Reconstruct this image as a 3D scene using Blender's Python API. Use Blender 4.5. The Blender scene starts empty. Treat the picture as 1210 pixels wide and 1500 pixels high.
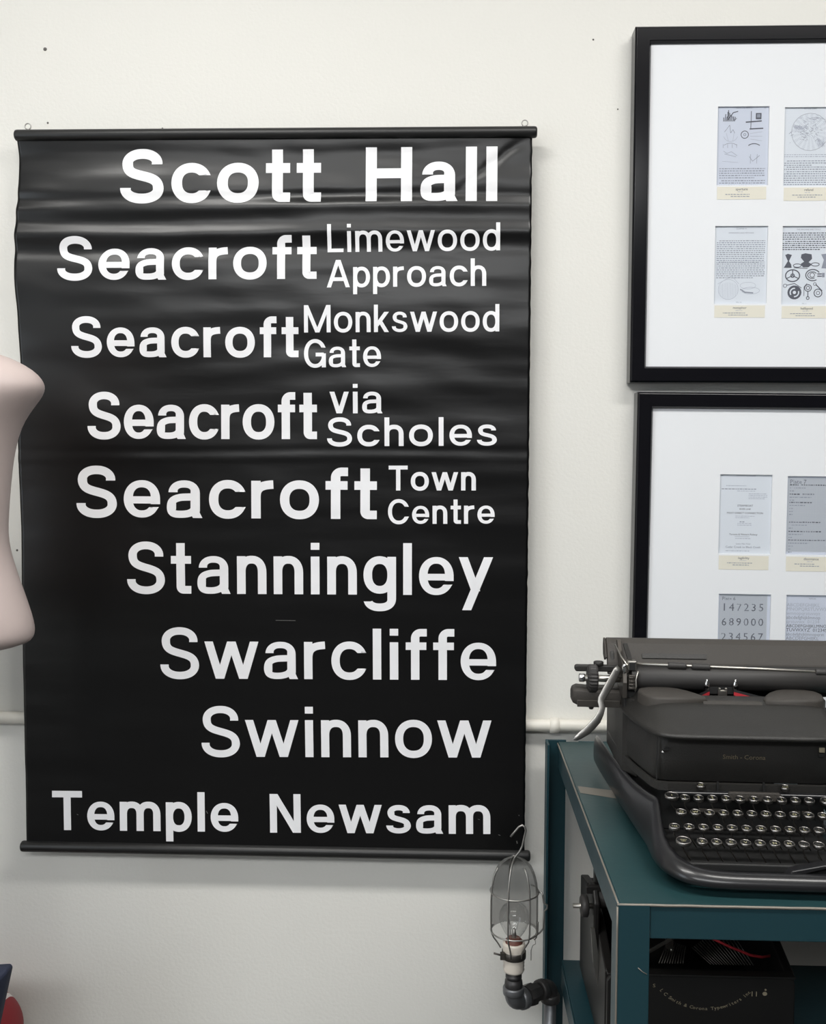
import bpy, bmesh, math, random
from mathutils import Vector, Matrix, noise
random.seed(7)
SC = bpy.context.scene
COL = SC.collection

# ------------------------------------------------------------------ camera
FPX, PW, PH = 1500.0, 1210.0, 1500.0
CAM = Vector((0, -1.92, 1.415))
YAW, PITCH, ROLL = math.radians(2.1), math.radians(2.9), math.radians(0.3)
FWD = Vector((-math.sin(YAW)*math.cos(PITCH), math.cos(YAW)*math.cos(PITCH), -math.sin(PITCH)))
_r = Vector((math.cos(YAW), math.sin(YAW), 0)); _u = _r.cross(FWD)
RIGHT = _r*math.cos(ROLL) + _u*math.sin(ROLL)
UP = -_r*math.sin(ROLL) + _u*math.cos(ROLL)
cd = bpy.data.cameras.new('camera'); cam = bpy.data.objects.new('camera', cd); COL.objects.link(cam)
m3 = Matrix((RIGHT, UP, -FWD)).transposed()
cam.matrix_world = Matrix.Translation(CAM) @ m3.to_4x4()
cd.sensor_fit = 'VERTICAL'; cd.sensor_height = 36.0; cd.lens = 36.0*FPX/PH
cd.clip_start = 0.05
SC.camera = cam

# ------------------------------------------------------------------ world, lights, exposure
SC.view_settings.view_transform = 'Standard'; SC.view_settings.look = 'None'
SC.view_settings.gamma = 1.0; SC.view_settings.use_curve_mapping = False
SC.view_settings.exposure = -0.15
wd = bpy.data.worlds.new('world'); SC.world = wd; wd.use_nodes = True
wd.node_tree.nodes['Background'].inputs[0].default_value = (0.9, 0.95, 1.0, 1)
wd.node_tree.nodes['Background'].inputs[1].default_value = 0.05

CEIL = 3.05
LIGHTS = [(-0.75, -1.36, 1.2, 28.0, .28), (0.95, -1.36, 1.2, 28.0, .28), (-1.00, -4.1, 1.2, 48.0, .9), (0.33, -4.1, 1.2, 48.0, .9)]
for (lx, ly, ll, pw, lw_) in LIGHTS:
    ld = bpy.data.lights.new('ceiling_light', 'AREA'); ld.shape = 'RECTANGLE'; ld.size = ll; ld.size_y = lw_
    ld.energy = pw; ld.color = (1.0, 0.985, 0.955) if ly > -2 else (0.94, 0.97, 1.0)
    lo = bpy.data.objects.new('ceiling_light', ld); COL.objects.link(lo); lo.location = (lx, ly, CEIL-0.095)

ld = bpy.data.lights.new('window_daylight', 'AREA'); ld.shape = 'RECTANGLE'; ld.size = 1.3; ld.size_y = 1.2; ld.energy = 9.0; ld.color = (0.80, 0.90, 1.0)
lo = bpy.data.objects.new('window_daylight', ld); COL.objects.link(lo); lo.location = (-2.74, -2.6, 1.6); lo.rotation_euler = (0, math.radians(-90), 0)

def at(px, py, Y):
    v = FWD + RIGHT*((px-PW/2)/FPX) - UP*((py-PH/2)/FPX)
    return CAM + v*((Y-CAM.y)/v.y)

# ------------------------------------------------------------------ materials
MATS = {}
def mat(name, col, rough=0.5, metal=0.0, spec=0.5, noise_amt=0.0, noise_scale=30.0, col2=None, bump=0.0, bump_scale=200.0,
        coat=0.0, rough_var=0.0, stretch=None):
    m = bpy.data.materials.new(name); m.use_nodes = True; nt = m.node_tree; N = nt.nodes; L = nt.links
    b = N['Principled BSDF']
    b.inputs['Base Color'].default_value = (*col, 1); b.inputs['Roughness'].default_value = rough
    b.inputs['Metallic'].default_value = metal; b.inputs['Specular IOR Level'].default_value = spec
    b.inputs['Coat Weight'].default_value = coat; b.inputs['Coat Roughness'].default_value = 0.08
    tc = N.new('ShaderNodeTexCoord'); src = tc.outputs['Object']
    if stretch:
        mp = N.new('ShaderNodeMapping'); mp.inputs['Scale'].default_value = stretch; L.new(src, mp.inputs[0]); src = mp.outputs[0]
    if col2 is not None:
        n = N.new('ShaderNodeTexNoise'); n.inputs['Scale'].default_value = noise_scale; n.inputs['Detail'].default_value = 8
        n.inputs['Roughness'].default_value = 0.65
        L.new(src, n.inputs['Vector'])
        r = N.new('ShaderNodeValToRGB'); c = 1-noise_amt
        r.color_ramp.elements[0].position = 0.5*c + 0.18; r.color_ramp.elements[1].position = min(0.99, 0.5*c + 0.42)
        r.color_ramp.elements[0].color = (*col, 1); r.color_ramp.elements[1].color = (*col2, 1)
        L.new(n.outputs[0], r.inputs[0]); L.new(r.outputs[0], b.inputs['Base Color'])
        if rough_var:
            mr = N.new('ShaderNodeMapRange'); mr.inputs[3].default_value = rough-rough_var; mr.inputs[4].default_value = rough+rough_var
            L.new(n.outputs[0], mr.inputs[0]); L.new(mr.outputs[0], b.inputs['Roughness'])
    if bump:
        n2 = N.new('ShaderNodeTexNoise'); n2.inputs['Scale'].default_value = bump_scale; n2.inputs['Detail'].default_value = 4
        L.new(src, n2.inputs['Vector'])
        bp = N.new('ShaderNodeBump'); bp.inputs['Strength'].default_value = bump; bp.inputs['Distance'].default_value = 0.002
        L.new(n2.outputs[0], bp.inputs['Height']); L.new(bp.outputs[0], b.inputs['Normal'])
    MATS[name] = m
    return m

M_WALL = mat('cream_wall_paint', (0.80, 0.79, 0.745), 0.55, bump=0.25, bump_scale=160, col2=(0.82, 0.81, 0.77), noise_scale=3, noise_amt=0.1)
M_WALLD = mat('dark_umber_shop_wall', (0.035, 0.032, 0.03), 0.8)
M_CEIL = mat('white_ceiling', (0.82, 0.82, 0.80), 0.8, bump=0.2)
M_FLOOR = mat('grey_concrete_floor', (0.045, 0.042, 0.040), 0.6, col2=(0.065, 0.062, 0.058), noise_scale=4)
M_MARK = mat('dark_nail_mark', (0.16, 0.15, 0.14), 0.8)
M_PIPEW = mat('white_painted_conduit', (0.78, 0.75, 0.68), 0.4)
M_SHEET = mat('black_vinyl_sheet', (0.0015, 0.0015, 0.0018), 0.32, spec=0.52, bump=0.10, bump_scale=45, stretch=(.35, 1, 1.6))
M_LETTER = mat('white_printed_letter', (0.90, 0.90, 0.92), 0.45, bump=0.05, bump_scale=300)
M_ROD = mat('black_painted_rod', (0.014, 0.014, 0.014), 0.42, bump=0.1, bump_scale=60)
M_STEEL = mat('dull_steel_wire', (0.42, 0.41, 0.39), 0.4, 0.9)
M_FRAME = mat('gloss_black_frame', (0.006, 0.006, 0.008), 0.16, spec=0.3)
M_MATB = mat('white_mat_board', (0.86, 0.87, 0.89), 0.8)
M_PAPER = mat('pale_blue_grey_paper', (0.60, 0.64, 0.74), 0.8)
M_PAPERL = mat('pale_white_paper', (0.70, 0.74, 0.80), 0.8)
M_GREYP = mat('grey_plate_paper', (0.50, 0.53, 0.57), 0.8)
M_CREAM = mat('cream_caption_paper', (0.80, 0.765, 0.66), 0.8)
M_INK = mat('dark_ink', (0.10, 0.105, 0.13), 0.8)
M_INKM = mat('mid_grey_ink', (0.28, 0.30, 0.36), 0.8)
M_INKL = mat('light_grey_ink', (0.42, 0.45, 0.53), 0.8)
M_TEAL = mat('worn_teal_enamel', (0.010, 0.041, 0.052), 0.42, col2=(0.030, 0.072, 0.072), noise_scale=9, noise_amt=0.15, bump=0.1, bump_scale=90, rough_var=0.1)
M_TEALT = mat('dusty_teal_table_top', (0.011, 0.042, 0.046), 0.45, col2=(0.036, 0.066, 0.064), noise_scale=6, noise_amt=0.2, bump=0.1, bump_scale=90, rough_var=0.1)
M_WORN = mat('bare_worn_edge', (0.22, 0.20, 0.17), 0.5, 0.3, col2=(0.04, 0.07, 0.07), noise_scale=40, noise_amt=0.0)
M_TWB = mat('black_crinkle_paint', (0.017, 0.016, 0.0145), 0.50, col2=(0.034, 0.031, 0.0275), noise_scale=22, noise_amt=0.15, bump=0.22, bump_scale=500)
M_TWD = mat('dusty_crinkle_paint', (0.042, 0.037, 0.032), 0.62, col2=(0.072, 0.064, 0.055), noise_scale=14, noise_amt=0.15, bump=0.22, bump_scale=500)
M_TWG = mat('gloss_black_enamel', (0.012, 0.012, 0.0135), 0.30, spec=0.45, col2=(0.022, 0.021, 0.020), noise_scale=24, noise_amt=0.1, coat=0.12)
M_DARK = mat('dark_recess_metal', (0.010, 0.010, 0.010), 0.6)
M_RUBBER = mat('aged_black_rubber', (0.030, 0.028, 0.027), 0.55)
M_CHROME = mat('chrome', (0.72, 0.72, 0.72), 0.18, 1.0)
M_NICKEL = mat('worn_nickel', (0.50, 0.48, 0.44), 0.34, 1.0, col2=(0.22, 0.20, 0.18), noise_scale=60, noise_amt=0.0)
M_DMETAL = mat('dark_oiled_metal', (0.11, 0.10, 0.09), 0.42, 0.8)
M_KEYTOP = mat('black_key_top', (0.010, 0.010, 0.010), 0.35, spec=0.3)
M_KEYRIM = mat('tarnished_key_rim', (0.34, 0.325, 0.31), 0.30, 1.0)
M_BLADE = mat('brushed_steel_blade', (0.36, 0.355, 0.34), 0.38, 1.0)
M_LEGEND = mat('aged_cream_legend', (0.40, 0.37, 0.22), 0.6)
M_GOLD = mat('faded_gold_lettering', (0.16, 0.13, 0.085), 0.6)
M_GOLDB = mat('old_gilt_lettering', (0.30, 0.26, 0.18), 0.6)
M_RED = mat('red_ribbon', (0.45, 0.02, 0.03), 0.7)
M_BLACKR = mat('black_ribbon', (0.012, 0.012, 0.013), 0.8)
M_LTW = mat('old_black_japanning', (0.008, 0.007, 0.0065), 0.45, col2=(0.014, 0.012, 0.011), noise_scale=20)
M_GALV = mat('galvanised_iron', (0.20, 0.205, 0.215), 0.42, 0.75, col2=(0.30, 0.30, 0.31), noise_scale=50, bump=0.2, bump_scale=150)
M_BLKIRON = mat('black_iron_fitting', (0.06, 0.058, 0.058), 0.45, 0.6, bump=0.2, bump_scale=150)
M_PORC = mat('white_porcelain', (0.72, 0.66, 0.58), 0.3)
M_BROWN = mat('brown_insulator', (0.16, 0.06, 0.045), 0.5)
M_MANN = mat('pinkish_matte_plastic', (0.60, 0.50, 0.475), 0.5, col2=(0.63, 0.53, 0.50), noise_scale=5)
M_NAVY = mat('navy_canvas', (0.018, 0.024, 0.05), 0.8, bump=0.3, bump_scale=900)
M_NAVYT = mat('navy_thread', (0.09, 0.13, 0.16), 0.8)
M_REDP = mat('deep_red_vinyl', (0.20, 0.007, 0.013), 0.6)
M_WHITEP = mat('off_white_vinyl', (0.6, 0.56, 0.54), 0.45)
M_WOOD = mat('dark_brown_wood', (0.09, 0.05, 0.03), 0.5, col2=(0.14, 0.08, 0.045), noise_scale=20, stretch=(1, 12, 12))
M_FIX = mat('white_enamel_fixture', (0.8, 0.8, 0.8), 0.4)

def glassy(name, tint, ior, rough=0.03):
    m = bpy.data.materials.new(name); m.use_nodes = True; nt = m.node_tree; N = nt.nodes; L = nt.links
    N.remove(N['Principled BSDF']); out = N['Material Output']
    t = N.new('ShaderNodeBsdfTransparent'); t.inputs[0].default_value = (*tint, 1)
    g = N.new('ShaderNodeBsdfGlossy'); g.inputs['Roughness'].default_value = rough
    lw = N.new('ShaderNodeLayerWeight'); lw.inputs[0].default_value = 0.5
    pw = N.new('ShaderNodeMath'); pw.operation = 'POWER'; pw.inputs[1].default_value = 3.0 if ior > 1.3 else 4.0; L.new(lw.outputs['Facing'], pw.inputs[0])
    f0 = ((ior-1)/(ior+1))**2
    f = N.new('ShaderNodeMath'); f.operation = 'MULTIPLY_ADD'; f.inputs[1].default_value = 0.9*min(1, f0/.034+.1); f.inputs[2].default_value = f0; L.new(pw.outputs[0], f.inputs[0])
    mx = N.new('ShaderNodeMixShader'); L.new(f.outputs[0], mx.inputs[0]); L.new(t.outputs[0], mx.inputs[1]); L.new(g.outputs[0], mx.inputs[2])
    L.new(mx.outputs[0], out.inputs[0]); return m
M_GLASS = glassy('clear_bulb_glass', (0.93, 0.93, 0.93), 1.45)
M_PANE = glassy('picture_glass', (0.985, 0.99, 0.995), 1.12)

def gauze():
    m = bpy.data.materials.new('grey_wire_gauze'); m.use_nodes = True; nt = m.node_tree; N = nt.nodes; L = nt.links
    b = N['Principled BSDF']; out = N['Material Output']
    b.inputs['Base Color'].default_value = (0.20, 0.20, 0.19, 1); b.inputs['Roughness'].default_value = 0.5; b.inputs['Metallic'].default_value = 0.3
    t = N.new('ShaderNodeBsdfTransparent'); mx = N.new('ShaderNodeMixShader'); mx.inputs[0].default_value = 0.62
    L.new(t.outputs[0], mx.inputs[1]); L.new(b.outputs[0], mx.inputs[2]); L.new(mx.outputs[0], out.inputs[0]); return m
M_GAUZE = gauze()

def lampmat():
    m = bpy.data.materials.new('glowing_diffuser'); m.use_nodes = True
    b = m.node_tree.nodes['Principled BSDF']; b.inputs['Emission Color'].default_value = (1, 0.97, 0.92, 1); b.inputs['Emission Strength'].default_value = 6.0
    return m
M_LAMP = lampmat()
M_SKYP = lampmat(); M_SKYP.name = 'daylit_pane'; M_SKYP.node_tree.nodes['Principled BSDF'].inputs['Emission Color'].default_value = (.8, .9, 1, 1); M_SKYP.node_tree.nodes['Principled BSDF'].inputs['Emission Strength'].default_value = 2.5

# ------------------------------------------------------------------ mesh helpers
class MB:
    """Collects shapes into one mesh object."""
    def __init__(s): s.v = []; s.f = []; s.mi = []; s.sm = []
    def add(s, verts, faces, mi=0, smooth=False):
        o = len(s.v); s.v += [Vector(p) for p in verts]
        for f in faces: s.f.append([i+o for i in f]); s.mi.append(mi); s.sm.append(smooth)
    def box(s, lo, hi, mi=0):
        x0, y0, z0 = lo; x1, y1, z1 = hi
        s.add([(x0,y0,z0),(x1,y0,z0),(x1,y1,z0),(x0,y1,z0),(x0,y0,z1),(x1,y0,z1),(x1,y1,z1),(x0,y1,z1)],
              [(0,3,2,1),(4,5,6,7),(0,1,5,4),(1,2,6,5),(2,3,7,6),(3,0,4,7)], mi)
    def bar(s, a, b, w, h, up=(0,0,1), mi=0):
        a = Vector(a); b = Vector(b); d = (b-a).normalized(); u = Vector(up); sd = d.cross(u).normalized(); u = sd.cross(d)
        P = []
        for p in (a, b):
            for i, j in ((-1,-1),(1,-1),(1,1),(-1,1)): P.append(p + sd*(w/2*i) + u*(h/2*j))
        s.add(P, [(3,2,1,0),(4,5,6,7),(0,1,5,4),(1,2,6,5),(2,3,7,6),(3,0,4,7)], mi)
    def rings(s, R, close=True, cap0=True, cap1=True, mi=0, smooth=True):
        n = len(R[0]); V = [p for r in R for p in r]; F = []
        for i in range(len(R)-1):
            for j in range(n if close else n-1):
                k = (j+1) % n
                F.append((i*n+j, i*n+k, (i+1)*n+k, (i+1)*n+j))
        s.add(V, F, mi, smooth)
        if cap0: s.add(list(R[0]), [tuple(reversed(range(n)))], mi, False)
        if cap1: s.add(list(R[-1]), [tuple(range(n))], mi, False)
    def tube(s, pts, r, n=12, mi=0, caps=True):
        pts = [Vector(p) for p in pts]; rs = r if isinstance(r, (list, tuple)) else [r]*len(pts)
        R = []; ref = None
        for i, p in enumerate(pts):
            t = (pts[min(i+1, len(pts)-1)] - pts[max(i-1, 0)]).normalized()
            if ref is None:
                ref = t.orthogonal().normalized()
            ref = (ref - t*ref.dot(t))
            if ref.length < 1e-6: ref = t.orthogonal()
            ref.normalize(); b = t.cross(ref)
            R.append([p + (ref*math.cos(2*math.pi*k/n) + b*math.sin(2*math.pi*k/n))*rs[i] for k in range(n)])
        s.rings(R, True, caps, caps, mi)
    def lathe(s, prof, base=(0,0,0), axis=(0,0,1), n=32, mi=0, cap=True, a0=0.0, a1=2*math.pi):
        """prof: (radius, height) pairs along axis."""
        ax = Vector(axis).normalized(); u = ax.orthogonal().normalized(); w = ax.cross(u); base = Vector(base)
        full = abs(a1-a0-2*math.pi) < 1e-6
        m = n if full else n+1
        R = []
        for (r, h) in prof:
            R.append([base + ax*h + (u*math.cos(a0+(a1-a0)*k/n) + w*math.sin(a0+(a1-a0)*k/n))*r for k in range(m)])
        s.rings(R, full, cap and full and prof[0][0] > 1e-5, cap and full and prof[-1][0] > 1e-5, mi)
    def prism(s, outline, z0, z1, axis='z', mi=0, smooth=False):
        """outline: 2D polygon; extruded along axis between z0 and z1."""
        def P(a, b, c):
            return {'z': (a, b, c), 'y': (a, c, b), 'x': (c, a, b)}[axis]
        n = len(outline)
        s.add([P(a, b, z0) for a, b in outline] + [P(a, b, z1) for a, b in outline],
              [tuple(reversed(range(n))), tuple(range(n, 2*n))], mi, False)
        s.add([P(a, b, z0) for a, b in outline] + [P(a, b, z1) for a, b in outline],
              [(i, (i+1) % n, n+(i+1) % n, n+i) for i in range(n)], mi, smooth)
    def build(s, name, mats, parent=None, bevel=0.0, sub=0, weld=True, flat=False):
        me = bpy.data.meshes.new(name); me.from_pydata([tuple(p) for p in s.v], [], s.f)
        if not isinstance(mats, (list, tuple)): mats = [mats]
        for m in mats: me.materials.append(m)
        me.polygons.foreach_set('material_index', s.mi); me.polygons.foreach_set('use_smooth', [bool(x) and not flat for x in s.sm])
        if weld:
            bm = bmesh.new(); bm.from_mesh(me); bmesh.ops.remove_doubles(bm, verts=bm.verts, dist=2e-6)
            bmesh.ops.recalc_face_normals(bm, faces=bm.faces); bm.to_mesh(me); bm.free()
        me.update()
        o = bpy.data.objects.new(name, me); COL.objects.link(o)
        if parent: o.parent = parent
        if bevel:
            md = o.modifiers.new('bevel', 'BEVEL'); md.width = bevel; md.segments = 3; md.limit_method = 'ANGLE'; md.angle_limit = math.radians(35)
            if hasattr(md, 'harden_normals'): md.harden_normals = False
        if sub:
            md = o.modifiers.new('sub', 'SUBSURF'); md.levels = sub; md.render_levels = sub
        return o

def tag(o, label=None, cat=None, group=None, kind=None):
    if label: o['label'] = label
    if cat: o['category'] = cat
    if group: o['group'] = group
    if kind: o['kind'] = kind
    return o
def empty(name, loc, rz=0.0):
    o = bpy.data.objects.new(name, None); COL.objects.link(o); o.location = loc; o.rotation_euler = (0, 0, rz); o.empty_display_size = 0.05
    return o
def copy_tree(o, parent=None):
    c = o.copy(); COL.objects.link(c)
    if parent: c.parent = parent
    for ch in list(o.children): copy_tree(ch, c)
    return c
def arc2(cx, cy, rx, ry, a0, a1, n=16, e=2.0):
    out = []
    for i in range(n+1):
        a = math.radians(a0+(a1-a0)*i/n); c, s_ = math.cos(a), math.sin(a); k = 2.0/e
        out.append((cx+rx*math.copysign(abs(c)**k, c), cy+ry*math.copysign(abs(s_)**k, s_)))
    return out
def bez(p0, p1, p2, p3, n=14):
    out = []
    for i in range(n+1):
        t = i/n; u = 1-t
        out.append((u**3*p0[0]+3*u*u*t*p1[0]+3*u*t*t*p2[0]+t**3*p3[0], u**3*p0[1]+3*u*u*t*p1[1]+3*u*t*t*p2[1]+t**3*p3[1]))
    return out
def rrect(x0, y0, x1, y1, r, n=5):
    return (arc2(x1-r, y1-r, r, r, 0, 90, n) + arc2(x0+r, y1-r, r, r, 90, 180, n) + arc2(x0+r, y0+r, r, r, 180, 270, n) + arc2(x1-r, y0+r, r, r, 270, 360, n))

# ------------------------------------------------------------------ the setting
def struct(name, mb, m, **k):
    o = mb.build(name, m, **k); o['kind'] = 'structure'; return o
RX0, RX1, RY0 = -2.8, 3.0, -5.5
mb = MB(); mb.box((RX0-.1, 0, -.1), (RX1+.1, .1, CEIL+.1)); wall_back = struct('wall_back', mb, M_WALL)
mb = MB(); mb.box((RX0-.1, RY0-.1, -.1), (RX1+.1, 0, 0)); struct('floor', mb, M_FLOOR)
mb = MB(); mb.box((RX0-.1, RY0-.1, CEIL), (RX1+.1, 0, CEIL+.1)); struct('ceiling', mb, M_CEIL)
mb = MB(); mb.box((RX0-.1, RY0-.1, 0), (RX0, 0, CEIL)); struct('wall_left', mb, M_WALL)
mb = MB(); mb.box((RX1, RY0-.1, 0), (RX1+.1, 0, CEIL)); struct('wall_right', mb, M_WALLD)
mb = MB(); mb.box((RX0, RY0-.1, 0), (RX1, RY0, CEIL)); struct('wall_front', mb, M_WALLD)
for (px, py, r) in ((66, 72, .0035), (869, 58, .0018), (25, 806, .0022), (70, 180, .002), (238, 188, .0016), (905, 160, .0015)):
    p = at(px, py, 0); mb = MB(); mb.lathe([(0, -.0012), (r*.7, -.001), (r, 0)], p, (0, 1, 0), 10)
    o = mb.build('nail_hole', M_MARK, wall_back)
for i, (lx, ly, ll, pw, lw_) in enumerate(LIGHTS):
    t = empty('ceiling_fixture', (lx, ly, CEIL))
    tag(t, ['fluorescent ceiling fixture nearest the wall, bus blind side', 'fluorescent ceiling fixture nearest the wall, workbench side',
            'fluorescent ceiling fixture far from the wall, bus blind side', 'fluorescent ceiling fixture far from the wall, workbench side'][i],
        'ceiling light', 'fluorescent ceiling fixtures')
    b = MB(); b.box((-ll/2-.02, -lw_/2-.02, -.06), (ll/2+.02, lw_/2+.02, 0)); b.build('housing', M_FIX, t, bevel=.006)
    b = MB(); b.box((-ll/2, -lw_/2, -.075), (ll/2, lw_/2, -.061)); b.build('diffuser', M_LAMP, t)

WN = empty('window_1', (RX0, -2.6, 1.6)); WN['kind'] = 'structure'
b = MB()
for lo_, hi_ in (((0, -.75, -.68), (.05, .75, -.60)), ((0, -.75, .60), (.05, .75, .68)), ((0, -.75, -.60), (.05, -.67, .60)), ((0, .67, -.60), (.05, .75, .60)), ((0, -.02, -.60), (.04, .02, .60))): b.box(lo_, hi_)
b.build('window_frame', M_FIX, WN)
b = MB(); b.box((.005, -.67, -.60), (.012, .67, .60)); b.build('window_pane', M_SKYP, WN)
# conduit along the wall
zc = 0.9195
t = empty('conduit_pipe', (0, -.014, zc))
tag(t, 'white painted conduit pipe running level along the cream wall', 'pipe')
b = MB(); b.tube([(RX0+.005, 0, 0), (RX1-.005, 0, 0)], .0115, 14); b.build('pipe', M_PIPEW, t)
for px in (812, -420, 1700):
    X = at(px, 1061, -.014).x
    b = MB(); b.lathe([(.0116, 0), (.0145, .001), (.0145, .017), (.0116, .018)], (X-.009, 0, 0), (1, 0, 0), 18); b.build('coupling', M_PIPEW, t)

# ------------------------------------------------------------------ stroke lettering
def G(ch, t):
    """Grotesque letter as centre-line strokes: (list of (points, cut0, cut1)), ink width. Cap height 1, x-height .735."""
    h = t/2; X = .735; P = []
    hh = h*.9                                                       # slightly thinner horizontals
    def st(*p, c0='', c1=''): P.append((list(p), c0, c1))
    def arch(x0, x1, base=0.0):                                     # from the stem at x0 over to a stem at x1
        cx = (x0+x1)/2; rx = (x1-x0)/2; ry = .24
        st(*([(x0, X-hh-ry)] + arc2(cx, X-hh-ry, rx, ry+.01, 172, 0, 18, 2.3) + [(x1, base)]))
    def bowl(w0, w1, y0=-.012, y1=X+.012):
        st(*arc2((w0+w1)/2, (y0+y1)/2, (w1-w0)/2-h, (y1-y0)/2-hh, 0, 360, 40, 2.2))
    if ch == 'o': w = .74; bowl(0, w)
    elif ch == 'c':
        w = .66; ry = X/2-hh+.012; st(*arc2(.36, X/2, .36-h, ry, 12, 348, 44, 2.2), c0=X/2+ry*.50, c1=X/2-ry*.50)
        w = .68
    elif ch == 'e':
        w = .70; y = X/2-.02; st((h*1.2, y), (w-h*.6, y))
        st(*([(w-h, y-hh*.98)] + arc2(w/2, X/2, w/2-h, X/2-hh+.012, 2, 348, 44, 2.2)), c1=X/2-(X/2-hh+.012)*.54)
    elif ch == 'a':
        w = .68; xs = w-h-.045; xl = h+.03; cx = (xl+xs)/2
        st(*(arc2(cx, X-hh-.16, cx-xl, .172, 178, 0, 20, 2.3) + [(xs, .14)] + [(xs+.005, .08), (xs+.045, 0)]), c0='h', c1='h')
        st(*(bez((xs, X*.585), (xs-.03, X*.545), (cx+.03, X*.565), (cx-.07, X*.545)) + bez((cx-.07, X*.545), (h+.02, X*.50), (h, .33), (h, .20))[1:]
             + bez((h, .20), (h, .08), (.14, hh-.012), (.27, hh-.012))[1:] + bez((.27, hh-.012), (.40, hh-.012), (xs, .10), (xs, .24))[1:]))
    elif ch in 'sS':
        w, H, cu, cl = (.78, 1.0, .745, .262) if ch == 'S' else (.62, X, .545, .195)
        ov = .014; xl = h+.022; xr = w-h-.012
        a = arc2((xl+xr)/2-.005, cu, (xr-xl)/2-.012, H-hh+ov-cu, -6, 180, 26, 2.15)
        x0 = a[-1][0]; my = H*.503; sl = .30
        b1 = bez(a[-1], (x0, cu-(cu-my)*.68), (w/2-.22*w, my+.20*w*sl), (w/2, my))
        lr = arc2((w-h+h-.006)/2, cl, (w-h-.0-h)/2, cl-hh+ov, 0, -184, 26, 2.15)
        b2 = bez((w/2, my), (w/2+.22*w, my-.20*w*sl), (lr[0][0], my-(my-cl)*.32), lr[0])
        st(*(a+b1[1:]+b2[1:]+lr[1:]), c0='h', c1='h')
    elif ch == 't':
        w = .42; xs = .48*w; r = .055
        st(*([(xs, .985), (xs, hh+r)] + arc2(xs+r, hh+r, r, r, 180, 270, 8)[1:] + [(w, hh)])); st((0, X-hh), (w, X-hh))
    elif ch == 'f':
        w = .42; xs = .45*w; r = .11
        st(*([(xs, 0), (xs, 1-hh-r)] + arc2(xs+r, 1-hh-r, r, r, 180, 90, 10)[1:] + [(w, 1-hh)])); st((0, X-hh), (w*.98, X-hh))
    elif ch == 'r':
        w = .42; st((h, 0), (h, X)); st(*([(h, .36)] + bez((h, .40), (h, .58), (h+.07, X-hh), (w, X-hh+.01))))
    elif ch in 'nh': w = .60; st((h, 0), (h, X if ch == 'n' else 1)); arch(h, w-h)
    elif ch == 'm': w = 1.04; st((h, 0), (h, X)); arch(h, w/2); arch(w/2, w-h)
    elif ch == 'i': w = t; st((h, 0), (h, X)); st((h, .865), (h, 1.0))
    elif ch == 'l': w = t; st((h, 0), (h, 1.0))
    elif ch in 'pdg':
        w = .66
        if ch == 'p': st((h, -.26), (h, X)); bowl(0, w)
        elif ch == 'd': st((w-h, 0), (w-h, 1)); bowl(0, w)
        else:
            bowl(0, w, .02); st(*([(w-h, X), (w-h, -.08)] + arc2(w/2, -.08, w/2-h, .22-hh+.02, 0, -165, 20, 2.3)[1:]), c1='h')
    elif ch == 'y': w = .70; st((w-h*1.1, X), (.20*w+h*.3, -.29), c0='h', c1='h'); st((h*1.1, X), (w*.5, .08), c0='h', c1='h')
    elif ch == 'v': w = .66; st((h*1.1, X), (w/2-h*.12, 0), c0='h', c1='h'); st((w-h*1.1, X), (w/2+h*.12, 0), c0='h', c1='h')
    elif ch == 'w':
        w = 1.10
        for a, b in ((h*1.1, .285*w), (.5*w, .285*w), (.5*w, .715*w), (w-h*1.1, .715*w)): st((a, X), (b, 0), c0='h', c1='h')
    elif ch == 'k': w = .60; st((h, 0), (h, 1)); st((h*1.5, .25), (w-h*1.2, X), c1='h'); st((w*.38, .42), (w-h*1.2, 0), c1='h')
    elif ch == 'A': w = .92; st((h*1.1, 0), (w/2-h*.15, 1), c0='h', c1='h'); st((w-h*1.1, 0), (w/2+h*.15, 1), c0='h', c1='h'); st((.24*w, .30), (.76*w, .30))
    elif ch == 'M':
        w = 1.08; st((h, 0), (h, 1)); st((w-h, 0), (w-h, 1)); st((h*1.1, 1), (w/2, 0), c0='h', c1='h'); st((w-h*1.1, 1), (w/2, 0), c0='h', c1='h')
    elif ch == 'N': w = .78; st((h, 0), (h, 1)); st((w-h, 0), (w-h, 1)); st((h*1.15, 1), (w-h*1.15, 0), c0='h', c1='h')
    elif ch == 'H': w = .85; st((h, 0), (h, 1)); st((w-h, 0), (w-h, 1)); st((h, .52), (w-h, .52))
    elif ch == 'L': w = .62; st((h, 0), (h, 1)); st((h*.2, hh), (w, hh))
    elif ch == 'T': w = .78; st((w/2, 0), (w/2, 1)); st((0, 1-hh), (w, 1-hh))
    elif ch == 'C':
        w = .86; ry = .5-hh+.014; st(*arc2(.44, .5, .44-h, ry, 12, 348, 46, 2.15), c0=.5+ry*.46, c1=.5-ry*.46)
    elif ch == 'G':
        w = .86; ry = .5-hh+.014; a = arc2(.44, .5, .44-h, ry, 12, 345, 44, 2.15); st(*a, c0=.5+ry*.46); st((w-h, 0), (w-h, .5)); st((.46, .46), (w-h, .46))
    else: w = .36
    return P, w

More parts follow.
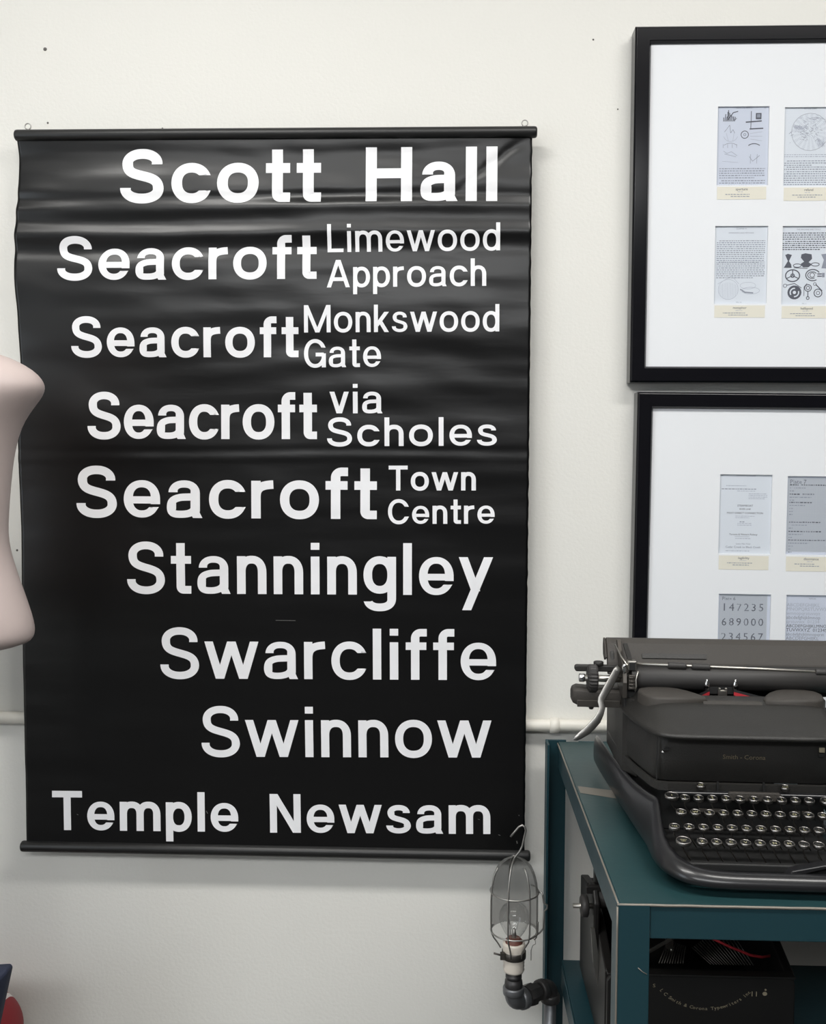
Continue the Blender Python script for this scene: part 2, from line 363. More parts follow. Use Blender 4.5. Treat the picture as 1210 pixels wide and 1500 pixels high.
SB = {'H': .09, 'n': .075, 'h': .075, 'm': .075, 'i': .085, 'l': .085, 'N': .085, 'M': .075, 'L': .06, 'v': .04, 'w': .04, 'y': .04}
def word(mb, text, p0, p1, cap, t, place, lift, mi=0):
    """text set between two baseline points; place(u, v, lift) puts a point of the sheet in space."""
    (u0, v0), (u1, v1) = p0, p1
    L = math.hypot(u1-u0, v1-v0); dx, dy = (u1-u0)/L, (v1-v0)/L
    gl = [G(c, t) for c in text]; wsum = sum(g[1] for g in gl)*cap
    gaps = [(SB.get(text[i], .062)+SB.get(text[i+1], .062)) for i in range(len(text)-1)]
    gs = sum(gaps)*cap; sc = max(.90, min(1.16, (L-gs)/wsum)); rem = L-wsum*sc
    extra = (rem-gs)/max(1, len(gaps))
    x = 0.0; k = 0
    for i, (P, w) in enumerate(gl):
        for (pts, c0, c1) in P:
            k += 1
            c0, c1 = (c*cap if isinstance(c, float) else c for c in (c0, c1))
            stroke(mb, [(x+a*cap*sc, b*cap) for a, b in pts], t*cap, c0, c1, lambda a, b, kk=k: place(u0+a*dx-b*dy, v0+a*dy+b*dx, lift+kk*4e-6), mi, thin=.24 if text[i] in 'aes' else .10)
        x += w*cap*sc + (gaps[i]*cap+extra if i < len(gaps) else 0)

def stroke(mb, pts, w, c0, c1, place, mi=0, step=.007, across=4, thin=.10):
    k0 = c0 if isinstance(c0, float) else None; k1 = c1 if isinstance(c1, float) else None
    y_in = [p[1] for p in pts]
    out = [pts[0]]
    for a, b in zip(pts, pts[1:]):
        d = math.hypot(b[0]-a[0], b[1]-a[1])
        if d < 1e-9: continue
        n = max(1, int(d/step+.5))
        for i in range(1, n+1): out.append((a[0]+(b[0]-a[0])*i/n, a[1]+(b[1]-a[1])*i/n))
    pts = out; n = len(pts); closed = math.hypot(pts[0][0]-pts[-1][0], pts[0][1]-pts[-1][1]) < 1e-7
    V = []
    for i, p in enumerate(pts):
        if closed: a = pts[(i-1) % (n-1)]; b = pts[(i+1) % (n-1)]
        else: a = pts[max(0, i-1)]; b = pts[min(n-1, i+1)]
        tx, ty = b[0]-a[0], b[1]-a[1]; l = math.hypot(tx, ty) or 1; tx /= l; ty /= l
        hw = w/2*(1-thin*abs(tx)); nx, ny = -ty*hw, tx*hw
        if (i == 0 and c0 == 'h') or (i == n-1 and c1 == 'h'):
            nx, ny = (-math.copysign(hw/max(.45, abs(ty)), ty), 0)
        for j in range(across+1):
            f = 1-2*j/across; qx, qy = p[0]+nx*f, p[1]+ny*f
            if k0 is not None and i < n*.35: qy = max(qy, k0) if pts[0][1] < k0 else min(qy, k0)
            if k1 is not None and i > n*.65: qy = max(qy, k1) if pts[-1][1] < k1 else min(qy, k1)
            V.append(place(qx, qy))
    c = across+1
    F = [(i*c+j, i*c+j+1, (i+1)*c+j+1, (i+1)*c+j) for i in range(n-1) for j in range(across)]
    mb.add(V, F, mi, True)

# ------------------------------------------------------------------ the bus blind
BY = -.037
UL, UR, ZT, ZB = -.803, .1425, 2.006, .678                          # sheet edges and rod heights
def fade(z): return max(0.0, min(1, (z-1.15)/.75))
def sheet_y(x, z):
    v = ZT-z; u = x-UL
    k = .25 + .75*fade(z)
    d = noise.noise(Vector((u*2.2, z*13, 3.1)))*.0044*k + noise.noise(Vector((u*5, z*32, 8.7)))*.0017*k + noise.noise(Vector((u*9, z*22+u*7, 6.1)))*.0009*k + noise.noise(Vector((u*1.1, z*5, 1.7)))*.004*k
    w = noise.noise(Vector((u*1.7, 5.5, 0)))*.012
    e = lambda c, s_: math.exp(-((v-c-w)/s_)**2)
    mo = .75+.9*noise.noise(Vector((u*2.6, 9.1, 4.0)))
    d += (.0027*e(.108, .009) - .0027*e(.128, .010))*mo + 0.0022*e(.150, .012)*(.4+.6*math.exp(-((u-.05)/.25)**2)) + .0026*e(.205, .013)*(.5+.5*math.exp(-((u-.1)/.2)**2)) \
        - .003*e(.175, .012)
    d += (.0007*e(.57, .007)*(1-.3*u) - .0007*e(.585, .008))*(1+noise.noise(Vector((u*6, 2, 2))))
    s_ = (u-.905)*.62+(v-.03)*.78                                   # slanting crease by the upper corner
    d += .0028*math.exp(-(s_/.008)**2)*math.exp(-((v-.05)/.05)**2)
    # the left edge curls
    d += .004*math.exp(-u/.06)*math.sin(v*19)*fade(z)
    ends = min(1.0, v/.03, (z-ZB)/.03); return BY - .001 - .003*math.sin(min(1, v/1.3)*math.pi) + d*max(0, ends)
def sheet_x(x, z):
    v = ZT-z
    f = math.exp(-(x-UL)/.05); g = math.exp(-(UR-x)/.02)
    return x + f*.0045*math.sin(v*17+.8)*fade(z) + f*.003*(v/1.3) - g*.0012*noise.noise(Vector((0, z*55, 2)))
def place(x, z, lift=0.0): return Vector((sheet_x(x, z), sheet_y(x, z)-lift, z))

blind = empty('bus_destination_blind', (0, 0, 0))
tag(blind, 'black bus destination roll hung on the wall, listing place names in white letters', 'wall banner')
mb = MB(); NU, NV = 190, 420
V = [place(UL+(UR-UL)*i/NU, ZT-(ZT-ZB)*j/NV) for j in range(NV+1) for i in range(NU+1)]
F = [(j*(NU+1)+i, (j+1)*(NU+1)+i, (j+1)*(NU+1)+i+1, j*(NU+1)+i+1) for j in range(NV) for i in range(NU)]
mb.add(V, F, 0, True); sheet = mb.build('sheet', M_SHEET, blind, weld=False)
md = sheet.modifiers.new('thickness', 'SOLIDIFY'); md.thickness = .0004; md.offset = -1
for nm, x0, x1, z, y in (('top_rod', at(22, 205, BY).x, at(787, 199, BY).x, ZT, BY), ('bottom_rod', at(31, 1232, BY).x, at(777, 1245, BY).x, ZB+.001, BY-.001)):
    b = MB(); R = .0103
    b.lathe([(0, 0), (R*.7, .0004), (R*.93, .002), (R, .005), (R, x1-x0-.005), (R*.93, x1-x0-.002), (R*.7, x1-x0-.0004), (0, x1-x0)], (x0, y, z), (1, 0, 0), 28)
    b.build(nm, M_ROD, blind)
for px in (40, 769):
    p = at(px, 192 if px < 100 else 188, BY); b = MB()
    z0 = ZT+.017
    b.tube([(p.x+.0055*math.cos(a), BY+.003, z0+.0055*math.sin(a)) for a in [math.radians(-70+i*22) for i in range(15)]], .0011, 8)
    b.tube([(p.x, BY, ZT+.009), (p.x, BY+.002, z0-.005)], .0011, 8)
    b.build('screw_eye', M_STEEL, blind)
TEXT = [  # word, left px, right px, baseline px left/right, cap height px, stroke (of cap height)
    ('Scott', 176, 470, 297.5, 296, 79, .205), ('Hall', 535.5, 728.5, 295.5, 294.5, 80.5, .205),
    ('Seacroft', 85, 464, 411, 408.8, 64, .185), ('Limewood', 480, 732.5, 369.5, 366.5, 40.5, .145), ('Approach', 479, 712, 421.5, 419, 40.5, .150),
    ('Seacroft', 105, 437.5, 523.5, 523.5, 59.5, .185), ('Monkswood', 446, 731, 487.3, 485.8, 40, .148), ('Gate', 446, 558, 538.5, 537.5, 41, .150),
    ('Seacroft', 130, 464.5, 643, 643.3, 68.5, .180), ('via', 482.5, 560.5, 605.5, 605.5, 43, .165), ('Scholes', 479, 728.5, 653.8, 652.8, 42, .170),
    ('Seacroft', 112.5, 552, 757.5, 760.5, 75, .185), ('Town', 569.5, 697, 718.5, 718.5, 36.5, .175), ('Centre', 568.5, 724.5, 767.5, 767, 36, .165),
    ('Stanningley', 187.5, 722, 869, 872, 75.5, .168), ('Swarcliffe', 236, 726.5, 993.5, 996.5, 74.5, .165), ('Swinnow', 296, 720.5, 1108.5, 1110, 74, .160),
    ('Temple', 76, 349, 1216, 1219, 57.5, .185), ('Newsam', 395.5, 718.5, 1220, 1222, 57, .180)]
for (wd_, xl, xr, yl, yr, cap, t) in TEXT:
    a = at(xl, yl, BY-.003); b_ = at(xr, yr, BY-.003); c = at((xl+xr)/2, yl-cap, BY-.003); cz = at((xl+xr)/2, yl, BY-.003)
    mb = MB(); word(mb, wd_, (a.x, a.z), (b_.x, b_.z), c.z-cz.z, t, place, .0007)
    mb.build('lettering', M_LETTER, blind, weld=False)
for (x0, y0, x1, y1, w) in ((404, 908.5, 433, 909, .0009), (757, 1232, 758, 1236, .002), (730, 1223, 733, 1224, .0012), (760, 1194, 761, 1195, .0012), (700, 1200, 703, 1201, .0008), (302, 1188, 304, 1192, .0012), (112, 1193, 114, 1194, .001)):
    a = at(x0, y0, BY-.003); b_ = at(x1, y1, BY-.003); mb = MB()
    stroke(mb, [(a.x, a.z), (b_.x, b_.z)], w, '', '', lambda p, q: place(p, q, .0008), across=1)
    mb.build('scuff_mark', M_STEEL, blind, weld=False)


# ------------------------------------------------------------------ framed prints
def text_mesh(body, size, align='LEFT'):
    c = bpy.data.curves.new('tmp', 'FONT'); c.body = body; c.size = size; c.align_x = align; c.resolution_u = 2
    o = bpy.data.objects.new('tmp', c); COL.objects.link(o)
    dg = bpy.context.evaluated_depsgraph_get(); me = o.evaluated_get(dg).to_mesh()
    V = [(v.co.x, v.co.y) for v in me.vertices]; F = [tuple(p.vertices) for p in me.polygons]
    o.evaluated_get(dg).to_mesh_clear(); bpy.data.objects.remove(o); bpy.data.curves.remove(c)
    return V, F
class Ink:
    """Flat printing on a sheet: sheet coordinates in metres from its top left corner, y down."""
    def __init__(s, x0, z0, y): s.mb = MB(); s.x0, s.z0, s.y = x0, z0, y; s.n = 0
    def P(s, a, b): s.n += 1; return (s.x0+a, s.y-.00015-(s.n % 50)*1e-6, s.z0-b)
    def rect(s, a0, b0, a1, b1, mi): s.mb.add([s.P(a0, b1), s.P(a1, b1), s.P(a1, b0), s.P(a0, b0)], [(0, 1, 2, 3)], mi)
    def line(s, pts, w, mi, closed=False):
        if closed: pts = list(pts)+[pts[0]]
        for (a, b), (c, d) in zip(pts, pts[1:]):
            l = math.hypot(c-a, d-b)
            if l < 1e-7: continue
            nx, ny = -(d-b)/l*w/2, (c-a)/l*w/2; ex, ey = (c-a)/l*w*.3, (d-b)/l*w*.3
            s.mb.add([s.P(a-ex+nx, b-ey+ny), s.P(c+ex+nx, d+ey+ny), s.P(c+ex-nx, d+ey-ny), s.P(a-ex-nx, b-ey-ny)], [(0, 1, 2, 3)], mi)
    def circ(s, a, b, r, w, mi, a0=0, a1=360, n=24, ry=None): s.line(arc2(a, b, r, ry or r, a0, a1, n), w, mi)
    def disc(s, a, b, r, mi, ry=None): s.poly(arc2(a, b, r, ry or r, 0, 360, 18)[:-1], mi)
    def poly(s, pts, mi): s.mb.add([s.P(*p) for p in pts], [tuple(range(len(pts)))], mi)
    def text(s, body, a, b, size, mi, align='LEFT'):
        V, F = text_mesh(body, size, align); s.mb.add([s.P(a+x, b-y) for x, y in V], F, mi)
    def para(s, a0, b0, a1, lines, pitch, th, mi, indent=True, rag=.12):
        for k in range(lines):
            x = a0 + (.05*(a1-a0) if indent and k == 0 else 0); end = a1 - (random.random()*.5*(a1-a0) if k == lines-1 else 0)
            while x < end-.001:
                w = min(random.uniform(.0016, .0055), end-x); s.rect(x, b0+k*pitch-th/2*random.uniform(.8, 1.2), x+w, b0+k*pitch+th/2, mi); x += w+.0013
    def rows(s, a0, b0, a1, n, pitch, th, mi):
        s.para(a0, b0, a1, n, pitch, th, mi, False)
INKS = lambda paper: [paper, M_INK, M_INKM, M_INKL, M_GREYP]

def draw_parts(k, W, H):
    k.text('RANGE AND BEARING', W*.52, .005, .0028, 2, 'CENTER'); k.text('241', W*.93, .005, .003, 2, 'RIGHT')
    for i in range(9):
        a = .013+i*.0024; h_ = (.006, .012, .008, .016, .019, .014, .010, .008, .007)[i]
        k.line([(a, .027), (a+.0015*math.sin(i), .027-h_)], .0014, 1)
    k.line([(.020, .025), (.030, .012), (.038, .010)], .0016, 1); k.line([(.026, .016), (.032, .026), (.036, .022)], .0014, 2)
    k.rect(.070, .013, .080, .024, 1); k.rect(.072, .015, .078, .021, 2)
    k.line([(.062, .010), (.0615, .040)], .0011, 1); k.line([(.053, .029), (.080, .027)], .0022, 1); k.line([(.060, .041), (.083, .040)], .0020, 1)
    k.circ(.051, .051, .0065, .0012, 1); k.circ(.051, .051, .002, .001, 2)
    for j in range(3): k.line([(.061, .049+j*.005), (.082, .046+j*.008)], .0006, 3)
    k.circ(.026, .050, .013, .0006, 3, 20, 160); k.line([(.015, .046), (.024, .034), (.026, .048), (.030, .042), (.033, .048)], .0008, 2)
    k.line([(.018, .048), (.022, .062)], .0005, 3); k.line([(.032, .048), (.030, .062)], .0005, 3)
    for j in range(4): k.line([(.013+j*.008, .074), (.013+j*.008, .068)], .0006, 2)
    k.circ(.026, .086, .020, .0008, 2, 235, 305); k.circ(.068, .084, .017, .0014, 1, 235, 305)
    k.line([(.014, .080), (.020, .084), (.028, .081), (.038, .088)], .0010, 3); k.line([(.016, .085), (.036, .090)], .0010, 3)
    k.line([(.060, .090), (.066, .098), (.078, .088)], .0008, 2); k.line([(.062, .086), (.062, .102)], .0006, 2); k.line([(.074, .086), (.073, .102)], .0006, 2)
    k.line([(.012, .098), (.040, .100)], .0005, 3)
    k.para(.007, .111, W-.007, 5, .0041, .0016, 2, False); k.para(.007, .134-.0015, W-.007, 3, .0041, .0016, 2)
def draw_map(k, W, H):
    k.text('SECTION CHART', W*.5, .005, .003, 2, 'CENTER'); cx, cy = W*.50, .045
    for i in range(4, 13):
        r = .0026*i; n = 40
        for j in range(0, n, 2): k.circ(cx, cy, r, .0005, 3, j*360/n, (j+1)*360/n, 3)
    for i in range(70):
        a = random.gauss(cx-.004, .011); b = random.gauss(cy+.001, .008); k.line([(a, b), (a+random.uniform(-.006, .006), b+random.uniform(-.004, .004))], .0007, 3 if i % 3 else 2)
    for i in range(40):
        t_ = random.random(); k.line([(cx-.03+t_*.02, cy-.010+random.uniform(-.003, .004)), (cx-.024+t_*.02, cy-.007+random.uniform(-.003, .004))], .0007, 3)
    for i in range(45):
        a = random.gauss(cx+.004, .010); b = cy-.026+abs(random.gauss(0, .004)); k.line([(a, b), (a+.004, b+.001)], .0006, 3)
    for i in range(35):
        a = cx+.012+random.random()*.012; b = cy+.010+random.random()*.012; k.line([(a, b), (a+.002, b+.005)], .0006, 3)
    k.circ(cx, cy, .033, .0006, 2)
    k.para(.004, .085, W-.003, 2, .0034, .0013, 3, False); k.para(.004, .096, W-.003, 3, .0038, .0015, 2); k.para(.004, .107, W-.003, 2, .0038, .0015, 2); k.para(.004, .115, W-.003, 7, .0038, .0015, 2)
def draw_chapter(k, W, H):
    k.text('CHAPTER VI', W*.5, .0075, .0034, 2, 'CENTER'); k.text('DIMENSIONS AND METHODS', W*.5, .015, .0034, 2, 'CENTER')
    k.para(.006, .028, W-.006, 12, .0035, .0014, 2); k.para(.006, .066, W-.006, 9, .0035, .0014, 2)
    a0, b0 = .028, .115
    for j in range(12):
        a = a0-.016+j*.0029; hh_ = math.sqrt(max(0, .018**2-(a-a0)**2)); k.line([(a, b0-hh_*.7), (a, b0+hh_)], .0004, 3)
    k.circ(a0, b0, .018, .0005, 3); k.line([(a0-.019, b0-.010), (a0+.006, b0-.024), (a0+.019, b0-.010)], .0006, 3)
    k.circ(.068, .117, .016, .0006, 3, ry=.006); k.circ(.063, .108, .014, .0005, 3, ry=.006)
    k.line([(.050, .115), (.058, .120), (.072, .121)], .0022, 2); k.text('FIG. 16', W*.48, .139, .0032, 2, 'CENTER')
def draw_tools(k, W, H):
    k.text('THE MACHINE AND TOOLS', W*.5, .009, .0034, 2, 'CENTER')
    k.para(.003, .014, W-.002, 4, .0036, .0016, 1, False); k.para(.003, .029, W-.002, 5, .0036, .0016, 1)
    k.poly([(.008, .053), (.013, .051), (.020, .053), (.015, .064), (.019, .070), (.020, .076), (.006, .076), (.010, .069), (.013, .064)], 1)
    k.poly([(.037, .052), (.044, .050), (.055, .052), (.056, .060), (.050, .066), (.056, .070), (.050, .075), (.040, .075), (.036, .069), (.042, .065), (.036, .058)], 1)
    k.circ(.030, .072, .007, .0013, 1, ry=.003); k.circ(.062, .070, .007, .0013, 1, ry=.003); k.line([(.024, .076), (.048, .077)], .0012, 1)
    k.poly([(.072, .052), (.080, .051), (.087, .053), (.083, .062), (.086, .077), (.073, .077), (.077, .062)], 2)
    k.circ(.022, .090, .0125, .0020, 1, ry=.0105); k.circ(.022, .090, .003, .0018, 1)
    for a in (30, 150, 270): k.line([(.022, .090), (.022+.012*math.cos(math.radians(a)), .090+.010*math.sin(math.radians(a)))], .0016, 1)
    k.circ(.058, .089, .0125, .0018, 1, 60, 330, ry=.010); k.circ(.057, .089, .008, .0014, 1, 60, 330, ry=.006); k.circ(.057, .089, .004, .0012, 1)
    k.rect(.066, .086, .074, .088, 1); k.rect(.066, .090, .074, .092, 1); k.rect(.0745, .085, .079, .093, 2)
    k.disc(.026, .120, .0125, 1); k.circ(.026, .120, .0075, .0022, 0); k.disc(.026, .120, .003, 0)
    k.line([(.038, .112), (.026, .104), (.012, .107)], .0012, 1); k.circ(.009, .108, .003, .0009, 1)
    k.circ(.050, .112, .006, .0015, 1); k.circ(.050, .112, .003, .0012, 1); k.line([(.050, .118), (.050, .128)], .0016, 1); k.circ(.050, .130, .0025, .0013, 1)
    k.line([(.043, .126), (.043, .110), (.048, .104)], .0010, 1); k.circ(.068, .121, .007, .0016, 1); k.circ(.068, .121, .003, .0010, 1); k.line([(.075, .117), (.064, .106)], .0018, 1); k.circ(.062, .105, .0025, .0009, 1)
    k.text('FIG. 2', W*.45, .141, .0032, 2, 'CENTER')
def draw_title(k, W, H):
    k.text('DIMENSIONS AND METHODS', W*.5, .005, .0026, 2, 'CENTER'); k.text('186', .004, .005, .0026, 2)
    k.rows(.014, .0225, W-.026, 1, .004, .0013, 3); k.rows(.006, .0285, W-.018, 1, .004, .0015, 2); k.rows(.034, .032, W-.03, 1, .004, .0010, 3)
    k.rows(.055, .037, W-.010, 4, .0030, .0011, 3)
    k.text('STEAMBOAT', W*.5, .0605, .0050, 1, 'CENTER'); k.text('RIVER LINE', W*.5, .0665, .0042, 1, 'CENTER'); k.text('MOST DIRECT CONNECTION', W*.5, .074, .0049, 1, 'CENTER')
    k.rows(.032, .078, W-.032, 2, .003, .0010, 3); k.rows(.040, .0885, W-.040, 1, .003, .0015, 2); k.rows(.036, .0915, W-.036, 2, .003, .0010, 3)
    k.text('Toronto & Western Railway', W*.48, .113, .0044, 1, 'CENTER'); k.line([(.032, .1155), (.058, .1155)], .0005, 2); k.rows(.033, .119, W-.033, 1, .003, .0012, 3)
    k.text('Lower Main Road', W*.48, .130, .0036, 2, 'CENTER'); k.text('Cedar Creek to Black Creek', W*.48, .1365, .0054, 2, 'CENTER'); k.rows(.016, .142, W-.014, 1, .003, .0012, 3)
def gridlines(k, a0, b0, a1, b1, p, mi):
    n = int((a1-a0)/p)
    for i in range(n+1): k.rect(a0+i*p-.0002, b0, a0+i*p+.0002, b1, mi)
    for i in range(int((b1-b0)/p)+1): k.rect(a0, b0+i*p-.0002, a1, b0+i*p+.0002, mi)
def draw_plate7(k, W, H):
    k.rect(.004, .005, W-.002, H-.004, 4); gridlines(k, .005, .006, W-.003, H-.005, .0021, 3)
    k.text('Plate 7', .007, .0158, .0108, 1)
    for (b, n) in ((.018, 3), (.035, 3), (.050, 5), (.086, 3), (.103, 3), (.119, 5)):
        k.rows(.007, b, W-.003, 1, .004, .0020, 1)
        for j in range(1, n): k.rows(.007, b+j*.0055, W*(.56 if j == 1 else .16), 1, .004, .0017, 2)
def draw_plate6(k, W, H):
    k.rect(.005, .004, W-.008, H-.006, 4); gridlines(k, .006, .005, W-.009, H-.007, .0021, 3)
    k.text('Plate 6', .0085, .0140, .0090, 1)
    for j, row in enumerate(('147235', '689000', '234567', '890145')):
        for i, c in enumerate(row): k.text(c, .0132+i*.0134, .0335+j*.0272, .0200, 1, 'CENTER')
def draw_alphabet(k, W, H):
    k.text('FAMILIES', W*.5, .010, .0034, 2, 'CENTER')
    for j, (r, mi) in enumerate((('ABCDEFGHIJKL', 3), ('MNOPQRSTUVWX', 3), ('wmnopqrstuvxyz', 3), ('abcdefghijklmnop', 2), ('qrstuvwx  01234', 3), ('ABCDEFGHIJKLMNOPQ', 1), ('TUVWXYZ  0123456', 1), ('abcdefghijklmnopqrst', 2), ('ABCDEFGHIJKL', 2), ('MNOPQRSTUV', 2), ('abcdefghijk', 2), ('ABCDEFGHI', 1))):
        k.text(r, .004, .0235+j*.0077, .0088 if j not in (5, 7) else .0080, mi)

def frame(name, label, tl, bl, W, rot, cells):
    """tl, bl: outer corners of the moulding's front in space (x, z); W outer width."""
    x0, z1 = tl; z0 = bl; YF = -.040; wdt = .0295
    t = empty(name, (0, 0, 0)); tag(t, label, 'picture', 'matching black framed print sets')
    t.location = (x0, 0, z1); t.rotation_euler = (0, rot, 0)
    Hh = z1-z0
    b = MB()
    prof = [(0, -.002), (0, YF+.003), (.003, YF), (wdt-.004, YF), (wdt-.0005, YF+.006), (wdt, -.002)]
    cs = [(0, 0), (W, 0), (W, -Hh), (0, -Hh)]; sg = [(1, -1), (-1, -1), (-1, 1), (1, 1)]
    for i in range(4):
        j = (i+1) % 4; R = []
        for c in (i, j): R.append([(cs[c][0]+sg[c][0]*a, y, cs[c][1]+sg[c][1]*a) for a, y in prof])
        b.rings(R, True, False, False, smooth=False)
    b.build('moulding', M_FRAME, t, bevel=.0008)
    # mat board with window openings
    YM = -.0315; xs = sorted({wdt-.002, W-wdt+.002} | {c[0] for c in cells} | {c[0]+c[2] for c in cells})
    b = MB(); a0, a1, b0, b1 = wdt-.003, W-wdt+.003, wdt-.003, Hh-wdt+.003
    # rows of strips around the openings
    cols = sorted({(c[0], c[0]+c[2]) for c in cells}); 
    ys = [b0]
    rws = []
    for c in cells: rws.append((c[1], c[1]+c[3]))
    def rectm(p, q, r, s_): b.add([(p, YM, -s_), (r, YM, -s_), (r, YM, -q), (p, YM, -q)], [(0, 1, 2, 3)])
    allc = cells; cells = [(c[0], c[1], c[2], c[5]-.0, c[4]) for c in cells]
    lcol = [c for c in cells if c[4] == 0]; rcol = [c for c in cells if c[4] == 1]
    midx = (max(c[0]+c[2] for c in lcol) + min(c[0] for c in rcol))/2
    for colc, p0, p1 in ((lcol, a0, midx), (rcol, midx, a1)):
        y = b0
        for c in sorted(colc, key=lambda q: q[1]):
            rectm(p0, y, p1, c[1]); rectm(p0, c[1], c[0], c[1]+c[3]); rectm(c[0]+c[2], c[1], p1, c[1]+c[3]); y = c[1]+c[3]
            e = .0016; d = YM+.0024                                   # the cut bevel of the opening
            o4 = [(c[0], c[1]), (c[0]+c[2], c[1]), (c[0]+c[2], c[1]+c[3]), (c[0], c[1]+c[3])]
            i4 = [(c[0]+e*.2, c[1]+e*.2), (c[0]+c[2]-e*.2, c[1]+e*.2), (c[0]+c[2]-e*.2, c[1]+c[3]-e*.2), (c[0]+e*.2, c[1]+c[3]-e*.2)]
            for q in range(4):
                r_ = (q+1) % 4; b.add([(o4[q][0], YM, -o4[q][1]), (o4[r_][0], YM, -o4[r_][1]), (i4[r_][0], d, -i4[r_][1]), (i4[q][0], d, -i4[q][1])], [(0, 1, 2, 3)])
        rectm(p0, y, p1, b1)
    b.build('mat_board', M_MATB, t)
    for (cx, cy, cw, ch_, col, hp, paper, fn, cap_) in allc:
        k = Ink(cx-.002, -cy+.002, YM+.003)
        k.mb.add([(cx-.002, YM+.003, -cy-hp), (cx+cw+.002, YM+.003, -cy-hp), (cx+cw+.002, YM+.003, -cy+.002), (cx-.002, YM+.003, -cy+.002)], [(0, 1, 2, 3)], 0)
        fn(k, cw+.004, hp)
        o = k.mb.build('print', INKS(paper), t, weld=False)
        if cap_:
            k = Ink(cx+.001, -(cy+hp+.003), YM-.0004); H2 = ch_-hp-.004; W2 = cw-.004
            k.mb.add([(cx+.001, YM-.0004, -(cy+hp+.003+H2)), (cx+.001+W2, YM-.0004, -(cy+hp+.003+H2)), (cx+.001+W2, YM-.0004, -(cy+hp+.003)), (cx+.001, YM-.0004, -(cy+hp+.003))], [(0, 1, 2, 3)], 0)
            k.text(cap_, W2*.5, .0062, .0062, 1, 'CENTER'); k.rows(W2*.42, .0090, W2*.58, 1, .003, .0009, 3)
            k.rows(W2*.17, .0135, W2*.84, 1, .003, .0013, 2); k.rows(W2*.28, .0172, W2*.68, 1, .003, .0013, 2)
            k.mb.build('caption', INKS(M_CREAM), t, weld=False)
    b = MB(); b.add([(a0, -.0345, -b1), (a1, -.0345, -b1), (a1, -.0345, -b0), (a0, -.0345, -b0)], [(0, 1, 2, 3)]); b.build('pane', M_PANE, t)
    b = MB(); b.box((.004, -.027, -Hh+.004), (W-.004, -.003, -.004)); b.build('backing', M_DARK, t)
    return t

def cells_for(YF, x0, z1, spec):
    out = []
    for (pl, pt, pr, pb, pc, col, paper, fn, cap_) in spec:
        a = at(pl, pt, -.0315); b_ = at(pr, pb, -.0315); c = at(pl, pc, -.0315)
        out.append((a.x-x0, z1-a.z, b_.x-a.x, (z1-c.z) - (z1-a.z), col, a.z-b_.z, paper, fn, cap_))
    return out
YF = -.040
A = at(932, 38, YF); Bq = at(922, 560, YF)
x0, z1, zb = (A.x+Bq.x)/2, A.z, Bq.z
spec = [(1052, 156, 1125, 271, 293, 0, M_PAPER, draw_parts, 'aperture'), (1150, 157, 1224, 272, 295, 1, M_PAPERL, draw_map, 'refund'),
        (1048, 331, 1123, 445, 466, 0, M_PAPERL, draw_chapter, 'metaphor'), (1147, 331, 1221, 446, 467, 1, M_PAPERL, draw_tools, 'halfspool')]
frame('picture_frame', 'upper black framed set of four old book pages hung above the other frame', (x0, z1), zb, .525, 0.0, cells_for(YF, x0, z1, spec))
A = at(932, 574, YF); Bq = at(931, 930, YF)
x0, z1 = (A.x+Bq.x)/2, A.z
zb = .938
spec = [(1056, 694, 1130, 811, 834, 0, M_PAPERL, draw_title, 'legibility'), (1155, 696, 1229, 812, 836, 1, M_PAPER, draw_plate7, 'dissonance'),
        (1055, 869, 1129, 985, 1006, 0, M_PAPER, draw_plate6, 'numeral'), (1154, 870, 1229, 986, 1007, 1, M_PAPER, draw_alphabet, 'typeface')]
frame('picture_frame', 'lower black framed set of lettering plates, partly hidden by the typewriter', (x0, z1), zb, .525, math.radians(.35), cells_for(YF, x0, z1, spec))

# ------------------------------------------------------------------ workbench
TX0, TX1, TY0, TY1, TZ = .198, 1.12, -.745, -.050, .90
wb = empty('workbench', (TX0, TY0, 0)); tag(wb, 'worn teal steel workbench of angle iron with a lower shelf', 'workbench')
O = Vector((TX0, TY0, 0))
def wbox(name, lo, hi, m, bevel=.0012):
    b = MB(); b.box(Vector(lo)-O, Vector(hi)-O); return b.build(name, m, wb, bevel=bevel)
wbox('tabletop', (TX0+.003, TY0+.003, TZ-.006), (TX1-.003, TY1-.003, TZ), M_TEALT)
wbox('apron_rail', (TX0+.0375, TY0, TZ-.040), (TX1-.0375, TY0+.003, TZ+.0008), M_TEAL)
wbox('apron_rail', (TX0+.040, TY1-.003, TZ-.040), (TX1-.040, TY1, TZ+.0008), M_TEAL)
wbox('apron_rail', (TX0, TY0+.040, TZ-.040), (TX0+.003, TY1-.030, TZ+.0008), M_TEAL)
wbox('apron_rail', (TX1-.003, TY0+.040, TZ-.040), (TX1, TY1-.030, TZ+.0008), M_TEAL)
def angle_leg(cx, cy, sx, sy, top):
    b = MB(); w, t = .038, .0045
    xs = sorted((cx, cx+sx*w)); ys = sorted((cy, cy+sy*t)); b.box(Vector((xs[0], ys[0], 0))-O, Vector((xs[1], ys[1], top))-O)
    xs = sorted((cx, cx+sx*t)); ys = sorted((cy+sy*t, cy+sy*w)); b.box(Vector((xs[0], ys[0], 0))-O, Vector((xs[1], ys[1], top))-O)
    return b.build('leg', M_TEAL, wb, bevel=.001)
angle_leg(TX0-.001, TY0-.002, 1, 1, TZ+.0005); angle_leg(TX1, TY0-.002, -1, 1, TZ+.0005)
angle_leg(TX0-.020, TY1+.006, 1, -1, TZ+.0015); angle_leg(TX1+.02, TY1+.006, -1, -1, TZ+.0015)
SHZ = .503
wbox('shelf_rail', (TX0+.008, TY0+.04, SHZ-.040), (TX0+.0105, TY1-.05, SHZ), M_TEAL)
